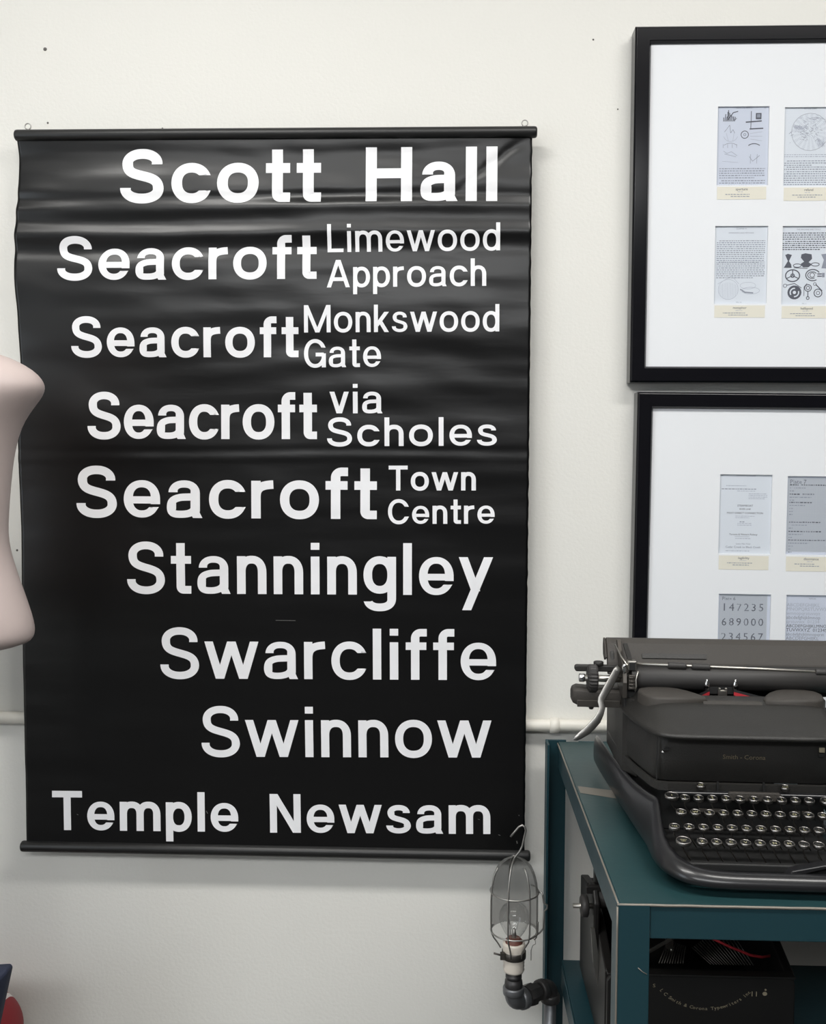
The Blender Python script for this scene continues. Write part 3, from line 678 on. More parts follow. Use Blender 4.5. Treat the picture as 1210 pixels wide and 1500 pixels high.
wbox('shelf', (TX0+.0108, TY0+.02, SHZ-.018), (TX1-.006, TY1-.03, SHZ), M_TEAL)
wbox('shelf_rail', (TX0+.016, TY0+.003, SHZ-.045), (TX1-.004, TY0+.007, SHZ-.018), M_TEAL)
wbox('shelf_rail', (TX0+.020, TY1-.030, SHZ-.045), (TX1-.004, TY1-.026, SHZ-.018), M_TEAL)
# bare metal where the paint has rubbed off the edges
def worn(pts, r):
    b = MB(); b.tube([Vector(p)-O for p in pts], r, 6); return b.build('worn_edge', M_WORN, wb)
worn([(TX0-.001+i*.02, TY0-.0005, TZ-.0002+.0004*random.random()) for i in range(46)], .0017)
worn([(TX0+.0005, TY0+i*.02, TZ-.0002+.0004*random.random()) for i in range(35)], .0014)
worn([(TX0-.0008, TY0-.0018, TZ-.002-i*.03) for i in range(28)], .0012)
b = MB(); b.tube([Vector(p)-O for p in ((.222, TY0-.0022, .826), (.227, TY0-.0022, .8215), (.2325, TY0-.0022, .8185))], .0005, 6); b.build('paint_scratch', M_WORN, wb)
b = MB(); zt = TZ+.0003
b.add([Vector(p)-O for p in ((.2045, -.345, zt), (.262, -.372, zt), (.265, -.345, zt), (.255, -.330, zt), (.2045, -.312, zt))], [(0, 1, 2, 3, 4)]); b.build('worn_patch', M_WORN, wb)

# ------------------------------------------------------------------ typewriter on the workbench
TW = empty('typewriter', (.385, -.70, TZ+.0006), math.radians(-1.5))
tag(TW, 'black standard typewriter with round chrome rimmed keys on the teal workbench top', 'typewriter')

def mirror_ring(f):  # sections along the left half, mirrored to the right
    return f + [[(-p[0]+.014, p[1], p[2]) for p in s] for s in reversed(f)]
# base: a skirt round three sides that swells into the front rim
S = [  # outer bottom, outer mid, outer top, inner top, inner bottom
    [(-.157, .470, .010), (-.1570, .470, .036), (-.1550, .470, .060), (-.147, .470, .061), (-.145, .470, .020)],
    [(-.157, .468, .010), (-.1570, .468, .036), (-.1550, .468, .060), (-.147, .468, .061), (-.145, .468, .020)],
    [(-.156, .430, .010), (-.1585, .430, .040), (-.1565, .430, .068), (-.1485, .430, .069), (-.1455, .430, .020)],
    [(-.152, .360, .010), (-.1520, .360, .040), (-.150, .360, .065), (-.142, .360, .066), (-.139, .360, .020)],
    [(-.148, .290, .010), (-.1460, .290, .038), (-.142, .290, .063), (-.133, .290, .064), (-.130, .290, .020)],
    [(-.144, .220, .010), (-.1395, .220, .036), (-.1325, .220, .0625), (-.124, .220, .0635), (-.120, .220, .020)],
    [(-.140, .150, .010), (-.1330, .150, .038), (-.124, .150, .0700), (-.116, .150, .0710), (-.112, .150, .020)],
    [(-.1375, .115, .010), (-.1295, .115, .040), (-.1200, .113, .0765), (-.113, .113, .0775), (-.109, .113, .020)],
    [(-.1365, .105, .010), (-.1285, .105, .040), (-.1190, .104, .0785), (-.112, .104, .0785), (-.109, .104, .020)],
    [(-.135, .088, .010), (-.1285, .090, .037), (-.119, .097, .0740), (-.111, .097, .0735), (-.109, .097, .020)],
    [(-.133, .065, .010), (-.1300, .066, .030), (-.122, .068, .0540), (-.112, .070, .0535), (-.109, .070, .018)],
    [(-.130, .035, .010), (-.132, .033, .028), (-.122, .040, .0450), (-.111, .044, .0435), (-.108, .044, .016)],
    [(-.122, .006, .010), (-.124, .004, .024), (-.116, .014, .0390), (-.104, .022, .0370), (-.102, .024, .016)],
    [(-.108, -.011, .009), (-.110, -.014, .020), (-.104, -.004, .0335), (-.094, .008, .0325), (-.092, .011, .015)],
    [(-.090, -.021, .008), (-.091, -.025, .017), (-.088, -.016, .0295), (-.083, -.001, .0295), (-.082, .003, .014)],
    [(-.060, -.0245, .007), (-.060, -.029, .015), (-.060, -.021, .0275), (-.060, -.005, .0275), (-.060, -.001, .013)],
    [(-.020, -.0245, .007), (-.020, -.029, .015), (-.020, -.021, .0275), (-.020, -.005, .0275), (-.020, -.001, .013)]]
R = mirror_ring(S)
b = MB(); b.rings(R, True, True, True); base = b.build('base_frame', M_TWG, TW, sub=2)
b = MB(); b.box((-.095, .03, .009), (.112, .430, .014)); b.build('base_plate', M_DARK, TW)
for sx in (-1, 1):
    for y in (.02, .40):
        b = MB(); b.lathe([(.010, 0), (.011, .002), (.009, .012)], (sx*.090+.007, y+.02, 0), (0, 0, 1), 16); b.build('rubber_foot', M_RUBBER, TW)

def plan(f, g=0.0, back=.40, n=0):
    """Plan outline of the upper body with its front at depth f, grown by g."""
    half = [(0, f-g), (-.055, f-g), (-.095-g, f-g), (-.108-g, f+.004-g*.7), (-.115-g, f+.018), (-.121-g, f+.045), (-.129-g, f+.085), (-.136-g, f+.13), (-.141-g, f+.19), (-.143-g, back)]
    return half + [(-x+.014, y) for x, y in reversed(half[1:])]
# upper body: panels below the hood
def ringz(f, g, z, back=.40): return [(x, y, z) for x, y in plan(f, g, back)]
b = MB(); b.rings([ringz(.142, -.004, .086), ringz(.141, -.002, .088), ringz(.141, -.001, .118), ringz(.141, -.002, .150)], True, False, False, smooth=True)
body = b.build('front_panel', M_TWB, TW)
b = MB(); b.rings([ringz(.1405, .000, .0740), ringz(.1395, .0006, .0745), ringz(.1395, .0006, .0850), ringz(.1425, -.001, .0858)], True, False, False, smooth=False); b.build('panel_skirt', M_TWB, TW)
b = MB(); b.rings([ringz(.150, -.010, .016), ringz(.150, -.010, .080)], True, False, False); b.build('inner_housing', M_DARK, TW)
# seam where the front plate meets the side plate
for sx in (-1, 1):
    ex = sx*.1100+(.014 if sx > 0 else 0); b = MB(); b.bar((ex, .1420, .088), (ex, .1420, .146), .0012, .0014, (0, 1, 0)); b.build('panel_seam', M_DARK, TW)
# hood
def ringz(f, g, z, back=.40):
    half = [(0, f-g), (-.045, f-g), (-.078-g*.3, f-g), (-.096-g*.7, f+.003-g), (-.108-g, f+.011-g*.7), (-.116-g, f+.026), (-.123-g, f+.052), (-.130-g, f+.09), (-.136-g, f+.13), (-.141-g, f+.19), (-.143-g, back)]
    return [(x, y, z) for x, y in half + [(-x+.014, y) for x, y in reversed(half[1:])]]
H = [ringz(.139, -.002, .1475), ringz(.125, .001, .1465), ringz(.122, .003, .1500), ringz(.1235, .0025, .1550), ringz(.130, .0005, .1570),
     ringz(.141, -.001, .1615), ringz(.155, -.003, .1690), ringz(.168, -.007, .1765), ringz(.179, -.013, .1825), ringz(.188, -.020, .1852), ringz(.194, -.026, .1858)]
def top_in(f, g, z, hole): return [(x, y, z) for x, y in plan(f, g, .30)]
b = MB(); b.rings(H, True, False, False); b.build('hood', M_TWB, TW, sub=1)
# spool covers: two lobes left and right of the type opening
for sx in (-1, 1):
    pts = [(-.034, .1915), (-.080, .1905), (-.103, .192), (-.113, .200), (-.119, .215), (-.1225, .235), (-.119, .250), (-.108, .258), (-.092, .261), (-.075, .259), (-.062, .252), (-.050, .238), (-.040, .220), (-.033, .203)]
    pts = [(-x+.012 if sx > 0 else x, y) for x, y in pts]
    cx = sum(p[0] for p in pts)/len(pts); cy = sum(p[1] for p in pts)/len(pts)
    sc_ = lambda k, z: [(cx+(x-cx)*k, cy+(y-cy)*k, z) for x, y in pts]
    b = MB(); b.rings([sc_(1.0, .172), sc_(1.0, .1850), sc_(.975, .1872), sc_(.9, .1885), sc_(.5, .1895)], True, False, True); b.build('spool_cover', M_TWD, TW)
    # side cheek of the body behind the cover
    b = MB(); b.rings([[(sx*a+(.014 if sx > 0 else 0), y, z) for a, y in ((.121, .235), (.138, .27), (.141, .33), (.142, .42), (.118, .42), (.112, .262))] for z in (.06, .150, .172)], True, True, True, smooth=False)
    b.build('side_cheek', M_TWB, TW, bevel=.003)
b = MB(); b.box((-.125, .40, .03), (.125, .43, .165)); b.build('back_plate', M_TWB, TW, bevel=.003)
b = MB(); b.box((-.112, .205, .09), (.112, .262, .150)); b.build('type_basket', M_DARK, TW)
# the bridge of the hood between the lobes
b = MB(); b.rings([[(-.040, .186, .176), (-.040, .190, .1845), (-.036, .197, .1845), (-.036, .197, .170)], [(.040, .186, .176), (.040, .190, .1845), (.036, .197, .1845), (.036, .197, .170)]], True, True, True, smooth=False); b.build('hood_bridge', M_TWD, TW)
# type bar segment, guide, ribbon
b = MB()
for i in range(21):
    a = math.radians(-70+i*7); b.bar((.0+.032*math.sin(a), .240-.022*math.cos(a), .150), (.010*math.sin(a), .252, .178), .0012, .003)
b.build('type_bars', M_DMETAL, TW)
b = MB(); b.box((-.0085, .236, .160), (.0035, .240, .1895)); b.box((-.0085, .2355, .1895), (-.0055, .240, .193)); b.box((.0005, .2355, .1895), (.0035, .240, .193)); b.build('type_guide', M_NICKEL, TW, bevel=.0005)
for sx, mx in ((-1, -.0225), (1, .0175)):
    b = MB(); b.lathe([(.0008, .0), (.0036, .001), (.0042, .006), (.0034, .011), (.0018, .0135), (.0014, .0155), (0, .016)], (mx, .248, .188), (0, -.15, 1), 14); b.build('ribbon_guide_post', M_CHROME, TW)
    e = mx+(-.022 if sx < 0 else .044)
    x1 = mx-sx*.003; y1 = .243; x2 = e; y2 = .226 if sx < 0 else .214
    b = MB(); b.add([(x1, y1, .190), (x1, y1, .1835), (x2, y2, .1770), (x2, y2, .1835)], [(0, 1, 2, 3)]); b.build('ribbon', M_BLACKR, TW, weld=False)
    b = MB(); b.add([(x1, y1-.0004, .1865), (x1, y1-.0004, .1815), (x2, y2-.0004, .1745), (x2, y2-.0004, .1790)], [(0, 1, 2, 3)]); o = b.build('ribbon_stripe', M_RED, TW, weld=False); o['label'] = 'red half of the ribbon'
b = MB(); b.bar((-.0245, .249, .187), (.0195, .249, .187), .002, .010, (0, 0, 1)); b.build('ribbon_vibrator', M_DARK, TW)

# front plate details
def text_part(name, body, size, m, parent, mtx, spread=1.0):
    V, F = text_mesh(body, size, 'CENTER'); b = MB(); b.add([mtx @ Vector((x*spread, y, 0)) for x, y in V], F); return b.build(name, m, parent, weld=False)
RX90 = Matrix.Rotation(math.pi/2, 4, 'X')
text_part('maker_name', 'Smith - Corona', .0085, M_GOLD, TW, Matrix.Translation((.004, .1398, .1190)) @ RX90, 1.05)
b = MB(); b.lathe([(.0022, 0), (.0024, .0015), (.0016, .0035), (0, .004)], (-.1025, .1415, .1265), (0, -1, 0), 12); b.build('panel_screw', M_CHROME, TW)
b = MB(); b.box((-.1015, .1385, .1290), (-.0945, .1412, .1320)); b.build('slot', M_DARK, TW)
b = MB(); b.box((.1010, .1370, .1310), (.108, .1395, .1375)); b.build('ribbon_selector', M_GOLDB, TW, bevel=.0006)
b = MB(); b.box((.1005, .1368, .1255), (.108, .1394, .1300)); b.build('selector_slot', M_DARK, TW)
# tabulator strip and plates behind the top key row
b = MB(); b.box((-.094, .120, .0745), (.108, .130, .0790)); b.build('key_guide_rail', M_TWG, TW, bevel=.0015)
b = MB(); b.prism(rrect(-.024, .0745, .043, .0855, .003), .103, .109, 'y'); b.build('tabulator_bar', M_TWD, TW, bevel=.001)
for x0_, x1_ in ((-.064, -.054), (-.051, -.036), (.056, .064), (.066, .078)):
    b = MB(); b.box((x0_, .092, .0630), (x1_, .0935, .0670)); b.build('link_plate', M_DMETAL, TW)
for x_ in (-.031, .029):
    b = MB(); b.box((x_-.0012, .1335, .0770), (x_+.0012, .1365, .0895)); b.build('skirt_notch', M_DARK, TW)

# keys
def key_mesh(r):
    b = MB(); b.lathe([(0, -.0035), (r*.86, -.0035), (r*.97, -.001), (r*.90, .0006), (r*.6, -.0002), (0, -.0004)], (0, 0, 0), (0, 0, 1), 24); return b
def ring_mesh(r):
    b = MB(); b.lathe([(r*.86, -.0042), (r*1.0, -.0036), (r*1.02, -.0010), (r*.98, .0009), (r*.90, .0012), (r*.86, .0003)], (0, 0, 0), (0, 0, 1), 28, cap=False); return b
PROTO = {}
def key(x, y, z, r, legend, size=.0068, stem=True):
    b = key_mesh(r)
    if legend:
        ls = legend.split('\n'); n = len(ls)
        for i, l in enumerate(ls):
            V, F = text_mesh(l, size if n == 1 else size*.72, 'CENTER'); yy = -size*.36 + (0 if n == 1 else (n-1)*size*.30 - i*size*.62 + size*.08)
            b.add([(px_, py_+yy, .0005) for px_, py_ in V], F, 1)
    k = b.build('key', [M_KEYTOP, M_LEGEND], TW, weld=False); k.location = (x, y, z); k.rotation_euler = (math.radians(9), 0, 0)
    if r not in PROTO:
        o = ring_mesh(r).build('key_rim', M_KEYRIM, k); PROTO[r] = o
    else:
        o = PROTO[r].copy(); COL.objects.link(o); o.parent = k
    if stem:
        if 'stem' not in PROTO:
            b = MB(); b.tube([(0, 0, -.0035), (0, .001, -.010), (.002, .002, -.015), (.011, .004, -.030), (.012, .030, -.034)], .00085, 6); o = b.build('key_stem', M_DMETAL, k); PROTO['stem'] = o
        else:
            o = PROTO['stem'].copy(); COL.objects.link(o); o.parent = k
    return k
KR = .0066
key(-.0985, .0955, .0825, .0088, '1', .006)
for i, c in enumerate(('"\n2', '#\n3', '$\n4', '%\n5', '_\n6', '&\n7', "'\n8", '(\n9', ')\n0', '*\n-')): key(-.0815+i*.01755, .0965, .0800, KR, c, .0062)
key(.0985, .0955, .0805, .0088, 'MAR\nREL', .0045)
for i, c in enumerate('QWERTYUIOP'): key(-.0915+i*.01755, .0670, .0710, KR, c)
key(-.0915+10*.01755, .0670, .0710, KR, '1/4\n1/2', .005)
key(-.1048, .0415, .0610, KR, 'TAB', .004)
for i, c in enumerate('ASDFGHJKL'): key(-.0868+i*.01755, .0415, .0610, KR, c)
key(-.0868+9*.01755, .0415, .0610, KR, ':\n;', .0062)
key(-.0978, .0195, .0515, .0092, 'SHIFT\nKEY', .0046)
for i, c in enumerate('ZXCVBNM'): key(-.0755+i*.01740, .0195, .0510, KR, c)
key(-.0755+7*.0174, .0195, .0510, KR, ',', .006); key(-.0755+8*.0174, .0195, .0510, KR, '.', .006); key(-.0755+9*.0174, .0195, .0510, KR, '?\n/', .006)
key(.1005, .0195, .0515, .0092, 'SHIFT\nKEY', .0046)
key(-.0545, .1265, .0870, .0062, 'SET', .0042, False); key(.0545, .1265, .0870, .0062, 'CLR', .0042, False)
b = MB(); b.box((-.106, .010, .0135), (.121, .135, .0150)); b.build('keyboard_pan', M_DARK, TW)
b = MB(); b.box((-.104, .004, .0200), (.117, .0125, .0300)); b.build('key_comb', M_DARK, TW, bevel=.002)
# space bar, its near end dropped and tilted
b = MB(); b.prism([(.018, .0215), (.024, .0285), (.075, .0395), (.098, .0400), (.098, .0340), (.066, .0330), (.026, .0225), (.020, .0190)], -.010, .006, 'y'); b.build('space_bar', M_TWG, TW, bevel=.0015)

# carriage
CY = .270; PZ = .1995; PR = .0172; CX0, CX1 = -.128, .215
b = MB(); b.lathe([(0, 0), (PR*.9, 0), (PR, .001), (PR, CX1-CX0-.001), (PR*.9, CX1-CX0), (0, CX1-CX0)], (CX0, CY, PZ), (1, 0, 0), 40); b.build('platen', M_RUBBER, TW)
b = MB(); b.prism([(.300, .197), (.306, .214), (.322, .240), (.330, .2460), (.336, .2465), (.338, .243), (.330, .236), (.313, .205), (.308, .195)], -.1565, .235, 'x'); b.build('paper_table', M_TWD, TW, bevel=.002)
b = MB(); b.bar((-.105, .3105, .2235), (-.010, .3105, .2235), .0015, .0075, (0, .52, .85)); b.build('margin_scale', M_TWB, TW)
b = MB(); b.tube([(CX0-.002, CY-.006, .2205), (.05, CY-.008, .2165), (.230, CY-.011, .2100)], .0021, 10); bail = b.build('paper_bail', M_NICKEL, TW)
for a, l in ((-.0755, .0265), (-.0415, .0265), (.133, .028)):
    f = (a+l/2-CX0)/(.230-CX0); zc_ = .2205-(.2205-.2100)*f
    b = MB(); b.lathe([(.0022, 0), (.0048, .0006), (.0050, .002), (.0050, l-.002), (.0048, l-.0006), (.0022, l)], (a, CY-.006-.005*f, zc_+.0014*f), (1, -.01, -.032), 20); b.build('bail_roller', M_RUBBER, TW)
b = MB(); b.box((-.135, .292, .170), (.225, .330, .186)); b.build('carriage_rail', M_DARK, TW, bevel=.002)
b = MB(); b.box((-.123, .286, .186), (.215, .296, .214)); b.build('feed_roll_cover', M_DARK, TW, bevel=.003)
# left end plate with its linkage
b = MB(); b.prism([(.252, .172), (.300, .172), (.322, .205), (.334, .243), (.322, .2455), (.300, .226), (.276, .224), (.256, .216), (.250, .195)], -.141, -.1345, 'x'); b.build('carriage_end_plate', M_DMETAL, TW, bevel=.0012)
b = MB(); b.prism([(.306, .220), (.318, .236), (.330, .2462), (.336, .2462), (.340, .235), (.336, .220), (.322, .214)], -.1600, -.1568, 'x'); b.build('paper_table_end', M_TWD, TW, bevel=.003)
b = MB(); b.prism([(.256, .172), (.296, .172), (.300, .206), (.290, .222), (.262, .222), (.252, .196)], .215, .222, 'x'); b.build('carriage_end_plate', M_DMETAL, TW, bevel=.0012)
b = MB(); b.prism([(.300, .200), (.312, .226), (.326, .2400), (.334, .2400), (.324, .205)], -.152, -.146, 'x'); b.build('release_arm', M_TWB, TW, bevel=.001)
b = MB(); b.tube([(-.146, .305, .2405), (-.140, .280, .2275), (-.134, .256, .2190)], .0012, 8); b.build('link_rod', M_NICKEL, TW)
b = MB(); b.box((-.134, .2560, .2120), (-.1210, .2700, .2255)); b.build('bail_bracket', M_NICKEL, TW, bevel=.0015)
b = MB(); b.box((-.1315, .2550, .2125), (-.1230, .2558, .2230)); b.build('bracket_slot', M_DARK, TW)
b = MB(); b.bar((-.1290, .268, .2255), (-.1320, .300, .2430), .0070, .0035); b.build('bail_arm', M_TWB, TW, bevel=.001)
b = MB(); b.lathe([(0, 0), (.0028, 0), (.0032, .001), (.0032, .010), (.0022, .0125), (0, .013)], (-.1385, .2535, .2100), (-.1, -.3, 1), 12); b.build('lever_screw', M_CHROME, TW)
b = MB(); b.box((-.133, .2500, .1850), (-.1230, .2620, .2060)); b.build('ratchet_block', M_DMETAL, TW, bevel=.001)
for zz_ in (.188, .193, .198, .203):
    b = MB(); b.tube([(-.1330, .2495, zz_), (-.1235, .2495, zz_-.001)], .0009, 6); b.build('ratchet_pin', M_DMETAL, TW)
b = MB(); b.lathe([(.009, 0), (.011, .002), (.011, .006), (.009, .008)], (-.1345, CY, .190), (1, 0, 0), 24); b.build('line_gauge', M_DMETAL, TW)
b = MB(); b.tube([(-.1235, .250, .183), (-.122, .249, .190), (-.1225, .250, .200), (-.1195, .252, .212)], .0012, 8); b.build('spring_wire', M_NICKEL, TW)
# knob and shaft
b = MB(); b.tube([(-.200, .288, .1935), (-.134, .284, .1930)], .0052, 18); b.build('platen_shaft', M_NICKEL, TW)
b = MB(); prof = []; KX = -.1885; n = 48
RR = []
for (r, h_) in ((.0, 0), (.015, 0), (.0188, .002), (.0205, .0045), (.0205, .0125), (.0188, .0150), (.012, .0155), (0, .0155)):
    RR.append([(KX+h_, .288+(r*(1 - (.06 if k % 2 and r > .018 else 0)))*math.cos(2*math.pi*k/n), .1932+(r*(1-(.06 if k % 2 and r > .018 else 0)))*math.sin(2*math.pi*k/n)) for k in range(n)])
b.rings(RR, True, False, False, smooth=False); b.build('platen_knob', M_RUBBER, TW)
b = MB(); b.lathe([(0, 0), (.0054, 0), (.0062, .001), (.0062, .008), (.0052, .009)], (-.2005, .288, .1935), (1, 0, 0), 20); b.build('shaft_cap', M_CHROME, TW)
b = MB(); b.prism(rrect(-.2055, .2000, -.139, .2095, .004), .300, .312, 'y'); b.build('carriage_release_lever', M_TWB, TW, bevel=.002)
b = MB(); b.lathe([(.0, 0), (.006, 0), (.0075, .001), (.0075, .006), (.006, .007), (0, .007)], (-.170, .304, .2085), (0, 0, 1), 16); b.build('lever_boss', M_TWB, TW)
b = MB(); R_ = []
for (x_, s1, z_) in ((-.2105, .5, .165), (-.2085, .8, .165), (-.202, 1.0, .165), (-.188, 1.06, .163), (-.160, 1.06, .163), (-.138, 1.06, .163)):
    R_.append([(x_, .305+dy*s1, z_+dz*s1) for dy, dz in ((-.020, -.006), (-.016, -.013), (.014, -.013), (.018, -.006), (.018, .009), (.012, .0135), (-.014, .0135), (-.019, .009))])
b.rings(R_); b.build('carriage_end_cover', M_TWD, TW, bevel=.001)
b = MB(); b.bar((-.203, .2830, .1560), (-.140, .2830, .1560), .002, .010, (0, 0, 1)); b.build('end_cover_trim', M_DMETAL, TW, bevel=.0006)
b = MB(); b.lathe([(.0, 0), (.003, .001), (.005, .006), (.005, .008)], (-.1805, .300, .143), (0, 0, 1), 12); b.build('cover_screw', M_DMETAL, TW)
b = MB(); b.box((-.138, .262, .152), (-.116, .300, .186)); b.build('carriage_end_block', M_DARK, TW, bevel=.002)
b = MB(); b.box((-.1465, .262, .1990), (-.1345, .300, .2100)); b.build('lever_hinge', M_DMETAL, TW, bevel=.002)
# return lever: a flat chromed blade, kinked then sweeping out to the tip
path = [(-.1450, .2580, .2150, 5.37), (-.1499, .2560, .2104, 5.86), (-.1554, .2500, .2016, 6.10), (-.1649, .2430, .1870, 6.10), (-.1731, .2380, .1741, 5.61), (-.1743, .2350, .1699, 4.88), (-.1726, .2320, .1627, 4.76), (-.1750, .2280, .1558, 5.12),
        (-.1800, .2250, .1466, 5.98), (-.1870, .2220, .1394, 6.22), (-.1949, .2190, .1321, 5.98), (-.2047, .2160, .1259, 5.00), (-.2115, .2140, .1218, 3.42), (-.2140, .2135, .1203, 0.98)]
b = MB(); R_ = []
for i, (x_, y_, z_, w_) in enumerate(path):
    a = Vector(path[max(0, i-1)][:3]); c = Vector(path[min(len(path)-1, i+1)][:3]); tt = (c-a).normalized(); nrm = Vector((.25, -1, .15)).normalized(); sd = tt.cross(nrm).normalized(); nn = sd.cross(tt)
    p = Vector((x_, y_, z_)); w_ *= .001
    R_.append([p-sd*w_, p-sd*w_*.8+nn*.0007, p+nn*.0009, p+sd*w_*.8+nn*.0007, p+sd*w_, p+sd*w_*.8-nn*.0010, p-nn*.0012, p-sd*w_*.8-nn*.0010])
b.rings(R_); b.build('carriage_return_lever', M_BLADE, TW)

# ------------------------------------------------------------------ older typewriter on the shelf
LT = empty('typewriter', (.376, -.425, SHZ+.0008))
tag(LT, 'older black typewriter with gilt lettering standing in shadow on the lower shelf', 'typewriter')
b = MB(); b.prism([(-.138, .012), (.138, .012), (.138, .165), (.132, .178), (-.132, .178), (-.138, .165)], 0, .010, 'y'); b.build('front_plate', M_LTW, LT, bevel=.002)
b = MB(); b.box((-.138, -.002, .1760), (.138, .016, .1800)); b.build('front_ledge', M_LTW, LT, bevel=.001)
for sx in (-1, 1):
    b = MB(); b.prism([(.010, .012), (.30, .012), (.30, .210), (.22, .232), (.12, .215), (.010, .178)], sx*.126, sx*.140, 'x'); b.build('side_frame', M_LTW, LT, bevel=.002)
    for y in (.02, .28):
        b = MB(); b.lathe([(.012, 0), (.013, .002), (.010, .013)], (sx*.125, y, 0), (0, 0, 1), 14); b.build('rubber_foot', M_RUBBER, LT)
b = MB(); b.box((-.135, -.105, .010), (.135, .012, .022)); b.build('base_plate', M_LTW, LT, bevel=.003)
b = MB(); b.box((-.126, .286, .012), (.126, .296, .205)); b.build('back_plate', M_LTW, LT)
b = MB(); b.box((-.126, .200, .060), (.126, .286, .070)); b.build('cross_plate', M_LTW, LT)
b = MB()
for i in range(16): b.tube([(.022+i*.0042, .030, .1815), (.004+i*.0040-.004*math.sin(i*.2), .075+.004*i*.3, .186+.0021*i)], .0009, 6)
for i in range(10): b.tube([(-.020-i*.004, .030, .1815), (-.006-i*.003, .075, .188+.0012*i)], .0009, 6)
b.build('type_bars', M_DMETAL, LT)
b = MB(); pts = [(.000, .060, .232), (.020, .045, .224), (.050, .035, .212), (.080, .030, .200), (.098, .032, .1955), (.112, .036, .1960)]
P0 = [Vector(p) for p in pts]
b.rings([[p+Vector((0, 0, -.0028)), p+Vector((0, .0006, 0)), p+Vector((0, 0, .0028)), p+Vector((0, -.0006, 0))] for p in P0]); b.build('ribbon', M_RED, LT)
b = MB(); b.box((-.040, .058, .185), (-.028, .066, .232)); b.build('type_guide', M_DMETAL, LT, bevel=.001)
b = MB(); b.bar((-.070, .040, .196), (-.034, .052, .214), .004, .004); b.build('escapement_link', M_NICKEL, LT)
b = MB(); b.lathe([(0, 0), (.0026, 0), (.003, .003), (0, .004)], (-.033, .050, .196), (0, -1, 0), 10); b.build('screw_head', M_NICKEL, LT)
b = MB(); b.lathe([(0, 0), (.018, 0), (.018, .34), (0, .34)], (-.150, .105, .262), (1, 0, 0), 28); b.build('platen', M_RUBBER, LT)
b = MB(); b.box((-.150, .130, .225), (.190, .150, .300)); b.build('paper_table', M_LTW, LT, bevel=.004)
b = MB(); b.prism([(.085, .150), (.13, .150), (.145, .235), (.138, .275), (.10, .285), (.078, .262), (.082, .200)], -.158, -.148, 'x'); b.build('carriage_end_plate', M_LTW, LT, bevel=.003)
b = MB(); b.lathe([(0, 0), (.016, 0), (.0195, .002), (.0195, .010), (.016, .012), (0, .012)], (-.176, .100, .247), (1, 0, 0), 24); b.build('platen_knob', M_RUBBER, LT)
b = MB(); b.tube([(-.188, .100, .247), (-.150, .100, .247)], .0045, 14); b.build('platen_shaft', M_NICKEL, LT)
b = MB(); b.prism(rrect(-.168, .272, -.145, .286, .003), .095, .105, 'y'); b.build('release_lever', M_LTW, LT, bevel=.001)
b = MB(); b.prism([(-.162, .215), (-.156, .215), (-.148, .150), (-.150, .105), (-.158, .150)], .080, .084, 'y'); b.build('carriage_return_lever', M_NICKEL, LT)
# gilt arc of lettering on the front plate
def arc_text(name, body, cx, cz, r, size, a0, a1, m):
    n = len(body); b = MB()
    for i, c in enumerate(body):
        if c == ' ': continue
        a = math.radians(a0+(a1-a0)*i/(n-1)); V, F = text_mesh(c, size, 'CENTER'); ca, sa = math.cos(a+math.pi/2), math.sin(a+math.pi/2)
        ox, oz = cx+r*math.cos(a), cz+r*math.sin(a)
        b.add([(ox+x*ca-y*sa, -.0006, oz+x*sa+y*ca) for x, y in V], F)
    return b.build(name, m, LT, weld=False)
arc_text('maker_name', 'L C Smith & Corona Typewriters Inc', .006, .2007, .0836, .0080, -142, -38, M_GOLDB)
text_part('model_number', '11', .0125, M_GOLDB, LT, Matrix.Translation((.0780, -.0006, .1440)) @ RX90)
b = MB(); b.lathe([(0, 0), (.0035, .0002), (.0035, .0008)], (.0935, -.0001, .1490), (0, -1, 0), 10); b.lathe([(0, 0), (.0016, .0002), (.0016, .0008)], (.0945, -.0001, .1560), (0, -1, 0), 8); b.build('emblem', M_GOLDB, LT)
text_part('emblem', 'S', .009, M_GOLDB, LT, Matrix.Translation((-.0690, -.0006, .1560)) @ RX90)

for ch in LT.children:
    dx = .010 if ch.name.split('.')[0] in ('platen', 'paper_table', 'carriage_end_plate', 'platen_knob', 'platen_shaft', 'release_lever', 'carriage_return_lever') else 0
    for v in ch.data.vertices: v.co.z *= .845; v.co.x += dx

